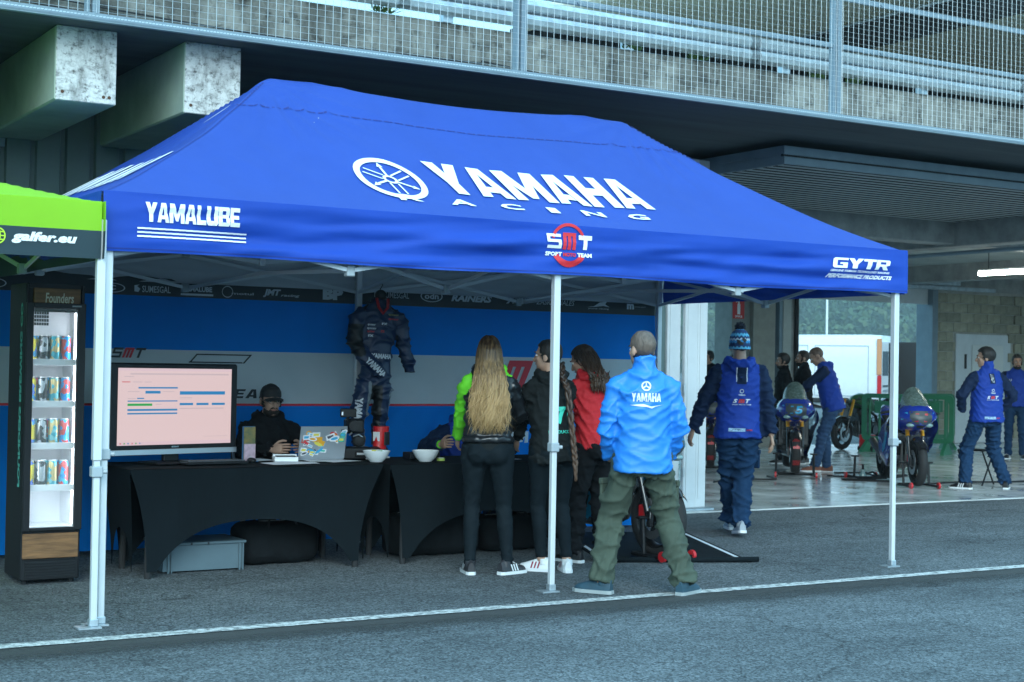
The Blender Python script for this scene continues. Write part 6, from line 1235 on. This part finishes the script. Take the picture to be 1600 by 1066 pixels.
def motorcycle(label, loc, yaw, number=None, fair=M_fair, bare=False, steer=0, group='motorcycles', accent=M_fcy, warm=False, lift=0.0, front=True):
    t = thing('motorcycle', label, 'motorcycle', loc, yaw, group)
    if front: wheel(t, .70, .115, 'front_wheel', warm)
    wheel(t, -.70, .18, 'rear_wheel')
    for x in (-1, 1):
        k = MB(); k.tube([(x*.095, .70, .30), (x*.095, .585, .62)], .022, 12); k.box(x*.095-.018, x*.095+.018, .69, .74, .24, .36, c=.006); fo = k.build('fork', M_fblk, t, smooth=40)
        k = MB(); k.tube([(x*.095, .585, .62), (x*.095, .46, .92)], .026, 12); k.build('fork_tube', M_gold, fo, smooth=40)
        k = MB(); k.box(x*.085-.02, x*.085+.02, .58, .66, .30, .40, c=.01); k.build('brake_caliper', M_redp if x > 0 else M_eng, fo)
    k = MB()
    k.grid(14, 8, lambda u, v: V((-.068+.136*v), .70+.325*cos(R(35)+R(115)*u), .30+.325*sin(R(35)+R(115)*u)-.05*(2*v-1)**2)); k.grid(14, 8, lambda u, v: V((.068-.136*v), .70+.320*cos(R(35)+R(115)*u), .30+.320*sin(R(35)+R(115)*u)-.05*(2*v-1)**2)); k.build('front_mudguard', M_fblk, t, smooth=True)
    k = MB(); k.box(-.12, .12, .40, .47, .88, .91, c=.008); k.box(-.12, .12, .47, .53, .74, .77, c=.008); k.build('triple_clamp', M_eng, t)
    k = MB()
    for x in (-1, 1): k.tube([(x*.11, .45, .93), (x*.22, .40, .93), (x*.36, .30, .90)], .011, 10)
    hb = k.build('handlebar', M_eng, t, smooth=40)
    for x in (-1, 1):
        k = MB(); k.tube([(x*.25, .375, .925), (x*.36, .30, .90)], .017, 10); k.build('grip', M_seat, hb, smooth=40); k = MB(); k.tube([(x*.23, .43, .93), (x*.30, .44, .92), (x*.38, .37, .90)], .006, 6); k.ell((x*.2, .45, .95), (.02, .025, .03), 8, 6); k.build('lever', M_eng, hb)
    # engine, frame, exhaust
    k = MB(); k.box(-.16, .16, -.25, .18, .28, .52, c=.03); k.box(-.13, .13, -.02, .22, .50, .70, c=.03); k.tube([(-.20, -.1, .36), (.20, -.1, .36)], .085, 20); k.tube([(-.185, .08, .38), (.185, .08, .38)], .07, 20); k.build('engine', M_eng, t, smooth=35)
    k = MB(); 
    for x in (-1, 1): k.tube([(x*.06, .44, .86), (x*.15, .2, .78), (x*.16, -.15, .62), (x*.13, -.28, .42)], [.035, .04, .04, .03], 10, flat=.5)
    k.build('frame', M_eng, t, smooth=40)
    k = MB(); k.tube([(-.10, -.25, .40), (-.115, -.50, .34), (-.115, -.72, .30)], [.035, .03, .025], 10); k.tube([(.10, -.25, .40), (.115, -.50, .34), (.115, -.72, .30)], [.035, .03, .025], 10); k.build('swingarm', M_eng, t, smooth=40)
    k = MB()
    for x in (-.09, -.03, .03, .09): k.tube([(x, .20, .62), (x, .30, .5), (x*.8, .22, .26), (x*.4, .0, .2)], .018, 8)
    k.tube([(0, .0, .2), (.10, -.35, .22), (.17, -.62, .42), (.18, -.80, .50)], [.03, .035, .05, .05], 14); k.build('exhaust', mat('exhaust_steel', (.22, .2, .19), .35, metal=.9), t, smooth=40)
    k = MB(); k.box(-.17, .17, .25, .285, .46, .76, c=.006)
    for i in range(11): k.box(-.165, .165, .286, .290, .475+i*.025, .485+i*.025)
    k.build('radiator', M_fblk, t)
    k = MB(); k.loft([xsec(y, w_, z0, z1) for y, w_, z0, z1 in ((.36, .06, .84, .93), (.30, .13, .78, 1.0), (.12, .175, .72, 1.04), (-.08, .16, .70, 1.0), (-.22, .10, .68, .86))]); k.build('fuel_tank', fair if not bare else M_grn, t, smooth=True)
    k = MB(); k.loft([xsec(y, w_, z0, z1, 16, 3) for y, w_, z0, z1 in ((-.20, .11, .72, .82), (-.40, .14, .74, .81), (-.58, .12, .80, .87))]); k.build('seat', M_seat, t, smooth=True)
    k = MB(); k.loft([xsec(y, w_, z0, z1, 16) for y, w_, z0, z1 in ((-.42, .10, .70, .79), (-.60, .13, .76, .90), (-.78, .09, .84, .97), (-.94, .03, .92, .98))]); k.build('tail', fair if not bare else M_fblk, t, smooth=True)
    for x in (-1, 1): k = MB(); k.tube([(x*.12, -.28, .40), (x*.22, -.32, .42)], .012, 8); k.build('footpeg', M_eng, t)
    k = MB(); q = random.Random(4)
    for i in range(9 if not bare else 16):
        x, y0 = q.uniform(-.15, .15), q.uniform(.0, .45); k.tube([(x, y0, q.uniform(.6, .9)), (x+q.uniform(-.06, .06), y0-.12, q.uniform(.5, .95)), (x+q.uniform(-.1, .1), y0-.3, q.uniform(.5, .8))], .007, 6)
    struct(k.build('cables', M_blk, t, smooth=True), 'stuff')
    if bare: return t
    k = MB(); k.loft([xsec(y, w_, z0, z1, 24, 2.8, tp_, .38) for y, w_, z0, z1, tp_ in ((.86, .05, .78, .86, 1), (.82, .15, .74, .95, .95), (.72, .235, .70, 1.02, .85), (.58, .27, .66, 1.05, .75), (.42, .275, .62, 1.0, .75))], cap=True); fo = k.build('upper_fairing', fair, t, smooth=45)
    for x in (-1, 1):
        k = MB()
        def pan(u, v, x=x, o=0): y = .45-.80*u; zt = .86-.28*u; zb = .50-.30*min(1, u*1.8)+.06*max(0, u-.7); z = zt+(zb-zt)*v; return V(x*(.295-.06*u-.075*v*v*(.4+u)+.03*(1-u)**3*sin(pi*min(1, v*1.15))+.012*sin(6*v+4*u)-o), y, z)
        k.grid(16, 10, lambda u, v: pan(u, v)); k.grid(16, 10, lambda u, v: pan(1-u, v, o=.006)); sp = k.build('side_fairing', fair, t, smooth=True)
        k = MB(); k.grid(8, 3, lambda u, v: pan(.1+.6*u, .25+.22*v+.15*u)+V(x*.004, 0, 0)); k.build('side_stripe', accent, sp, smooth=True)
        k = MB(); k.ell((x*.115, .765, .765), (.055, .05, .028), 14, 8); k.build('headlight', M_lens, fo, smooth=True)
        k = MB(); k.add([(x*.13, .775, .86), (x*.205, .69, .83), (x*.225, .64, .90), (x*.15, .755, .93)], [(0, 1, 2, 3)]); k.v = [(a+x*.012, b+.035, c_) for a, b, c_ in k.v]; k.build('fairing_decal', accent, fo)
    # number plate area follows the nose
    k = MB(); bm_ = fo.data; bvt = BVHTree.FromPolygons([v.co.copy() for v in bm_.vertices], [tuple(p.vertices) for p in bm_.polygons])
    def nose(a, b): h = bvt.ray_cast(V(-a, 2, b), V(0, -1, 0)); return (h[0]+V(0, .004, 0)) if h[0] is not None else V(-a, .7, b)
    k.grid(10, 6, lambda u, v: nose(-.14+.28*u, .775+.17*v)); k.build('number_field', M_fgr, fo, smooth=True)
    if number:
        k = MB(); lettering(k, number, lambda a, b: nose(a, b)+V(0, .004, 0), -.085, .085, .81, .915, 0, .04, .1); k.build('race_number', accent if number == '15' else M_redp, fo)
    k = MB(); k.grid(8, 3, lambda u, v: nose((-.06+.12*u)*(1-.4*v), .765-.035*v+.0)+V(0, .003, 0)); k.build('air_intake', M_seat, fo, smooth=True)
    k = MB(); k.box(-.21, .21, .22, .245, .36, .74, c=.02); k.build('radiator_shroud', M_fblk, t)
    k = MB(); k.loft([[V(.15*cos(a)*w_, y, .98+(h)*sin(a)) for a in [pi*i/14 for i in range(15)]] for y, w_, h in ((.74, .75, .03), (.66, 1.0, .12), (.56, 1.12, .20), (.46, 1.1, .26))], closed=False, cap=False); k.build('windscreen', M_film, fo, smooth=True)
    return t
def stand(label, loc, yaw, w_=.22, front=True, colr=M_blk):
    t = thing('paddock_stand', label, 'stand', loc, yaw, 'paddock stands')
    k = MB(); k.tube([(-w_, -.28, .03), (-w_, .12, .03)], .016, 8); k.tube([(w_, -.28, .03), (w_, .12, .03)], .016, 8); k.tube([(-w_, .12, .03), (w_, .12, .03)], .018, 8); k.build('base_frame', colr, t)
    for x in (-w_, w_):
        k = MB(); k.tube([(x, -.02, .03), (x, .0, .30)], .017, 8); k.box(x-.05, x+.05, -.03, .03, .30, .32, c=.005); k.build('upright', colr, t)
        k = MB(); k.tube([(x*1.08-.012, -.26, .04), (x*1.08+.012, -.26, .04)], .04, 14); k.build('roller', M_redp, t)
    return t
toc = lambda X, Y: math.atan2(X, -Y)*1.0
def face(dx, dy): return math.atan2(-dx, dy)        # yaw that turns +y towards (dx, dy)
def bike_at(front_contact, d, **kw):                # d = heading, from tail to nose
    dx, dy = d; l_ = math.hypot(dx, dy); dx, dy = dx/l_, dy/l_; return motorcycle(loc=(front_contact[0]-dx*.70, front_contact[1]-dy*.70, kw.pop('z', .014)), yaw=face(dx, dy), **kw)
bike_at((14.0, 15.6), (-.62, -.78), z=.06, label='blue race motorcycle with number 15 raised on a front stand', number='15', warm=True)
stand('black front stand under the motorcycle with number 15', (14.0, 15.6, .014), face(.62, .78), .25)
bike_at((14.25, 13.62), (-.50, -.86), z=.03, label='blue race motorcycle with number 11 behind the right tent leg', number='11')
stand('black front stand with red rollers behind the foot of the right tent leg', (14.26, 13.66, .014), face(.35, .94), .17)
stand('rear stand behind the motorcycle with number 11', (14.70, 14.92, .014), face(-.35, -.94), .2)
bike_at((13.75, 17.1), (-.62, -.78), z=.04, label='blue race motorcycle half hidden by the man in the bobble hat', warm=True)
stand('front stand beside the walking man in the bobble hat', (13.75, 17.1, .014), face(.62, .78), .25)
bike_at((19.7, 20.7), (-.93, -.2), label='stripped black and green motorcycle without fairings at the back', bare=True)
bike_at((6.97, 9.28), (.03, -1), z=.012, label='black and light blue motorcycle on the display mat behind the man in the blue jacket', fair=M_fcy, accent=M_fblk)
stand('black front stand with red rollers on the display mat', (6.97, 9.31, .012), face(-.03, 1), .13)
# display mat
MT = thing('display_mat', 'black display mat with a white border and a rolled front edge', 'mat', (7.53, 8.85, 0), R(-23.5))
k = MB(); k.box(-1.15, 0, 0, 2.0, .002, .008); k.build('carpet', M_span, MT)
k = MB(); k.box(-1.12, -.03, .055, .085, .0082, .0105); k.box(-.06, -.03, .085, 1.95, .0082, .0105); k.box(-1.12, -1.09, .085, 1.95, .0082, .0105); k.build('white_border', M_pw, MT)
k = MB(); lettering(k, 'YAMAHA', lambda a, b: (a, b, .0105), -.45, -.12, .14, .2, 0, .04); k.build('mat_lettering', M_pw, MT)
k = MB(); k.tube([(-1.17, .0, .022), (-.5, -.004, .02), (.05, .0, .024)], .02, 10); k.build('rolled_edge', M_span, MT, smooth=True)
# folding stool, small gas jack, cables
ST = thing('folding_stool', 'black folding stool behind the dark haired mechanic', 'stool', (15.45, 13.75, .014), R(20))
k = MB(); k.box(-.22, .22, -.17, .17, .44, .455, c=.005); k.build('seat', M_span, ST)
for y in (-.16, .16):
    for s_ in (-1, 1): k = MB(); k.tube([(-.2*s_, y, 0), (.2*s_, y, .44)], .011, 8); k.build('leg', M_blk, ST)
RJ = thing('red_jack', 'small red trolley jack beside the stripped motorcycle', 'jack', (19.9, 20.25, .014), R(30))
k = MB(); k.box(-.16, .16, -.11, .11, .05, .3, c=.02); k.build('body', M_redp, RJ); k = MB(); k.tube([(.1, 0, .22), (.3, 0, .55)], .014, 8); k.build('handle', M_blk, RJ)
for x in (-.12, .12): k = MB(); k.tube([(x, -.13, .05), (x, .13, .05)], .045, 12); k.build('wheel', M_blk, RJ)
def cable(lab, pts, r_=.012):
    P_ = [V(*p) for p in pts]; cv = []
    for i in range(len(P_)-1):
        p0, p1, p2, p3 = P_[max(0, i-1)], P_[i], P_[i+1], P_[min(len(P_)-1, i+2)]
        for s_ in range(8): u = s_/8; cv.append(.5*((2*p1)+(p2-p0)*u+(2*p0-5*p1+4*p2-p3)*u*u+(3*p1-p0-3*p2+p3)*u**3))
    cv.append(P_[-1]); k = MB(); k.tube(cv, r_, 6); tag(k.build('cable', M_blk, smooth=True), lab, 'cable', 'cables on the garage floor')
cable('black cable trailing left of the motorcycle with number 15', [(12.2, 15.1, .026), (12.8, 15.4, .026), (13.3, 15.2, .026), (13.6, 15.7, .026)])
cable('tangled black cable between the two numbered motorcycles', [(14.5, 15.5, .026), (14.7, 15.1, .026), (14.95, 15.3, .026), (14.85, 15.0, .1), (14.7, 14.8, .026), (14.2, 14.9, .026), (14.6, 14.4, .026)])
cable('black cable running right from the motorcycle with number 11', [(14.6, 13.9, .026), (15.4, 14.0, .026), (16.3, 13.8, .026), (17.5, 13.9, .026), (19, 13.6, .026)])
cable('black cable beside the jeans of the bald man', [(15.0, 15.9, .026), (15.5, 15.8, .026), (15.2, 15.3, .026), (15.7, 15.2, .026), (15.1, 14.9, .026)])
LM = thing('inspection_lamp', 'small clear inspection lamp lying on the cables between the motorcycles', 'lamp', (14.62, 14.95, .014)); k = MB(); k.lathe([(.0, 0), (.04, .0), (.05, .05), (.03, .09), (.02, .13)], 16); k.build('lens', M_lens, LM, smooth=True); k = MB(); k.tube([(0, 0, .13), (0, 0, .2)], .015, 8); k.build('handle', M_blk, LM)
# green plastic barriers
M_bar2 = mat('green_plastic', (.02, .17, .08), .5, var=.15, vscale=6)
def barrier(lab, loc, yaw):
    t = thing('plastic_barrier', lab, 'barrier', (*loc, .014), yaw, 'green barriers at the back of the garage')
    def rr(w0, z0, z1, r_=.1, n=5): return [(sx*(w0-r_)+r_*cos(a), (z1-r_ if sy > 0 else z0+r_)+r_*sin(a)) for sx, sy, a0 in ((1, 1, 0), (-1, 1, pi/2), (-1, -1, pi), (1, -1, 1.5*pi)) for a in [a0+pi/2*i/n for i in range(n+1)]]
    o_, i_ = rr(.55, .2, 1.05), rr(.47, .28, .97); n_ = len(o_); k = MB()
    for y in (-.03, .03): vs = [(a, y, b) for a, b in o_]+[(a, y, b) for a, b in i_]; k.add(vs, [(i, (i+1) % n_, n_+(i+1) % n_, n_+i) for i in range(n_)])
    for ring in (o_, i_): k.add([(a, y, b) for y in (-.03, .03) for a, b in ring], [(i, (i+1) % n_, n_+(i+1) % n_, n_+i) for i in range(n_)])
    k.build('frame', M_bar2, t)
    for i in range(5): k = MB(); k.box(-.40+i*.2-.02, -.40+i*.2+.02, -.015, .015, .27, .98, c=.008); k.build('slat', M_bar2, t)
    k = MB(); k.box(-.3, .3, -.022, .022, .70, .92, c=.008); k.build('panel', M_bar2, t)
    for x in (-.42, .42): k = MB(); k.prism([(-.28, 0), (.28, 0), (.28, .04), (.05, .21), (-.05, .21), (-.28, .04)], lambda a, b, x=x: (x-.03, a, b), lambda a, b, x=x: (x+.03, a, b)); k.build('foot', M_bar2, t)
barrier('green plastic barrier standing against the block wall', (21.6, 20.4), R(-18)); barrier('green plastic barrier behind the motorcycle with number 11', (20.2, 19.2), R(-62)); barrier('green plastic barrier between the stripped motorcycle and the van', (19.9, 19.7), R(-75))
# van beyond the rear opening, rear doors towards us
VN = thing('white_van', 'white panel van parked behind the garage with a rear door open', 'van', (31.25, 31.3, 0), math.atan2(rt.y, rt.x)-R(26))
M_van = mat('van_white', (.72, .74, .76), .3, coat=.4, var=.04); M_vd = mat('van_dark', (.008, .009, .01), .6); M_vg = mat('van_glass', (.12, .17, .2), .1, coat=.6)
k = MB()      # long side runs to the left (-x), tail at x = 0
secv = [(-6.0, .75, .45, 1.0), (-5.7, .92, .4, 1.25), (-4.9, .98, .36, 1.5), (-4.3, .99, .36, 2.35), (-3.9, .99, .36, 2.5), (-.4, .99, .36, 2.52), (-.05, .97, .36, 2.50)]
k.loft([[V(x, 0+1.0-hw*cos(a)*f_, (z0+z1)/2+(z1-z0)/2*sin(a)*f_) for a in [2*pi*(i+.5)/28 for i in range(28)] for f_ in [(abs(cos(a))**7+abs(sin(a))**7)**(-1/7)]] for x, hw, z0, z1 in secv]); bdy = k.build('body', M_van, VN, smooth=40)
for x0, x1, z0, z1 in ((-3.6, -2.1, .75, 2.2), (-1.9, -.35, .75, 2.2)):
    k = MB(); 
    for (a, b, c_, d) in ((x0, x1, z0, z0+.015), (x0, x1, z1-.015, z1), (x0, x0+.015, z0+.016, z1-.016), (x1-.015, x1, z0+.016, z1-.016)): k.box(a, b, .0, .008, c_, d)
    k.build('side_panel_groove', mat('van_groove', (.35, .37, .39), .4), bdy)
k = MB(); k.box(-5.2, -.06, -.012, .02, .55, .68, c=.01); k.build('side_moulding', M_vd, bdy)
for x in (-4.9, -1.0):
    for y in (.12, 1.8):
        k = MB(); k.lathe([(.0, -.1), (.2, -.1), (.22, -.12), (.33, -.12), (.35, -.08), (.35, .1), (.0, .1)], 26, T=Matrix.Translation((x, y, .35)) @ Matrix.Rotation(pi/2, 4, 'X')); k.build('wheel', M_tyre, VN, smooth=40)
k = MB(); k.box(-.055, -.035, 1.02, 1.90, .62, 2.3); k.build('dark_interior_sheet', M_vd, VN)  # black sheet stands in for the unlit load space
k = MB(); k.box(-.045, .005, .06, 1.0, .55, 2.34, c=.02); rd = k.build('rear_door', M_van, VN); k = MB(); k.box(.006, .014, .16, .92, 1.35, 2.05, c=.004); k.build('window', M_vg, rd)
k = MB(); k.box(.006, .012, .2, .9, 1.02, 1.08); k.build('licence_plate', M_vg, rd)
k = MB(); k.box(-.06, 1.0, 1.93, 1.97, .55, 2.34, c=.015); od = k.build('open_rear_door', M_vd, VN)
k = MB(); k.box(-.10, .012, -.012, .055, .75, 1.35, c=.01); k.build('tail_light', M_redp, VN); k = MB(); k.box(-.12, .014, -.012, .055, 1.37, 2.4, c=.01); k.build('corner_trim', mat('van_orange', (.55, .25, .12), .5), VN)
k = MB(); k.box(-.02, .12, .02, 1.95, .36, .5, c=.03); k.build('bumper', M_vd, VN); k = MB(); k.box(.01, .03, .25, .8, .9, .95); k.build('door_bar', M_galv, VN)
AW = thing('grey_awning', 'grey sloping awning beyond the van at the block wall', 'awning', (36.2, 31.5, 0), R(-20))
k = MB(); k.add([(0, 0, 1.75), (3.2, 0, 3.3), (3.2, 2.5, 3.3), (0, 2.5, 1.75)], [(0, 1, 2, 3)]); k.add([(0, 0, 1.70), (3.2, 0, 2.3), (3.2, 0, 3.28), (0, 0, 1.73)], [(0, 1, 2, 3)]); k.build('sheet', mat('awning_grey', (.3, .34, .37), .6), AW)
for x in (.1, 3.0): k = MB(); k.tube([(x, .05, 0), (x, .05, 1.7 if x < 1 else 3.2)], .03, 8); k.build('pole', M_galv, AW)
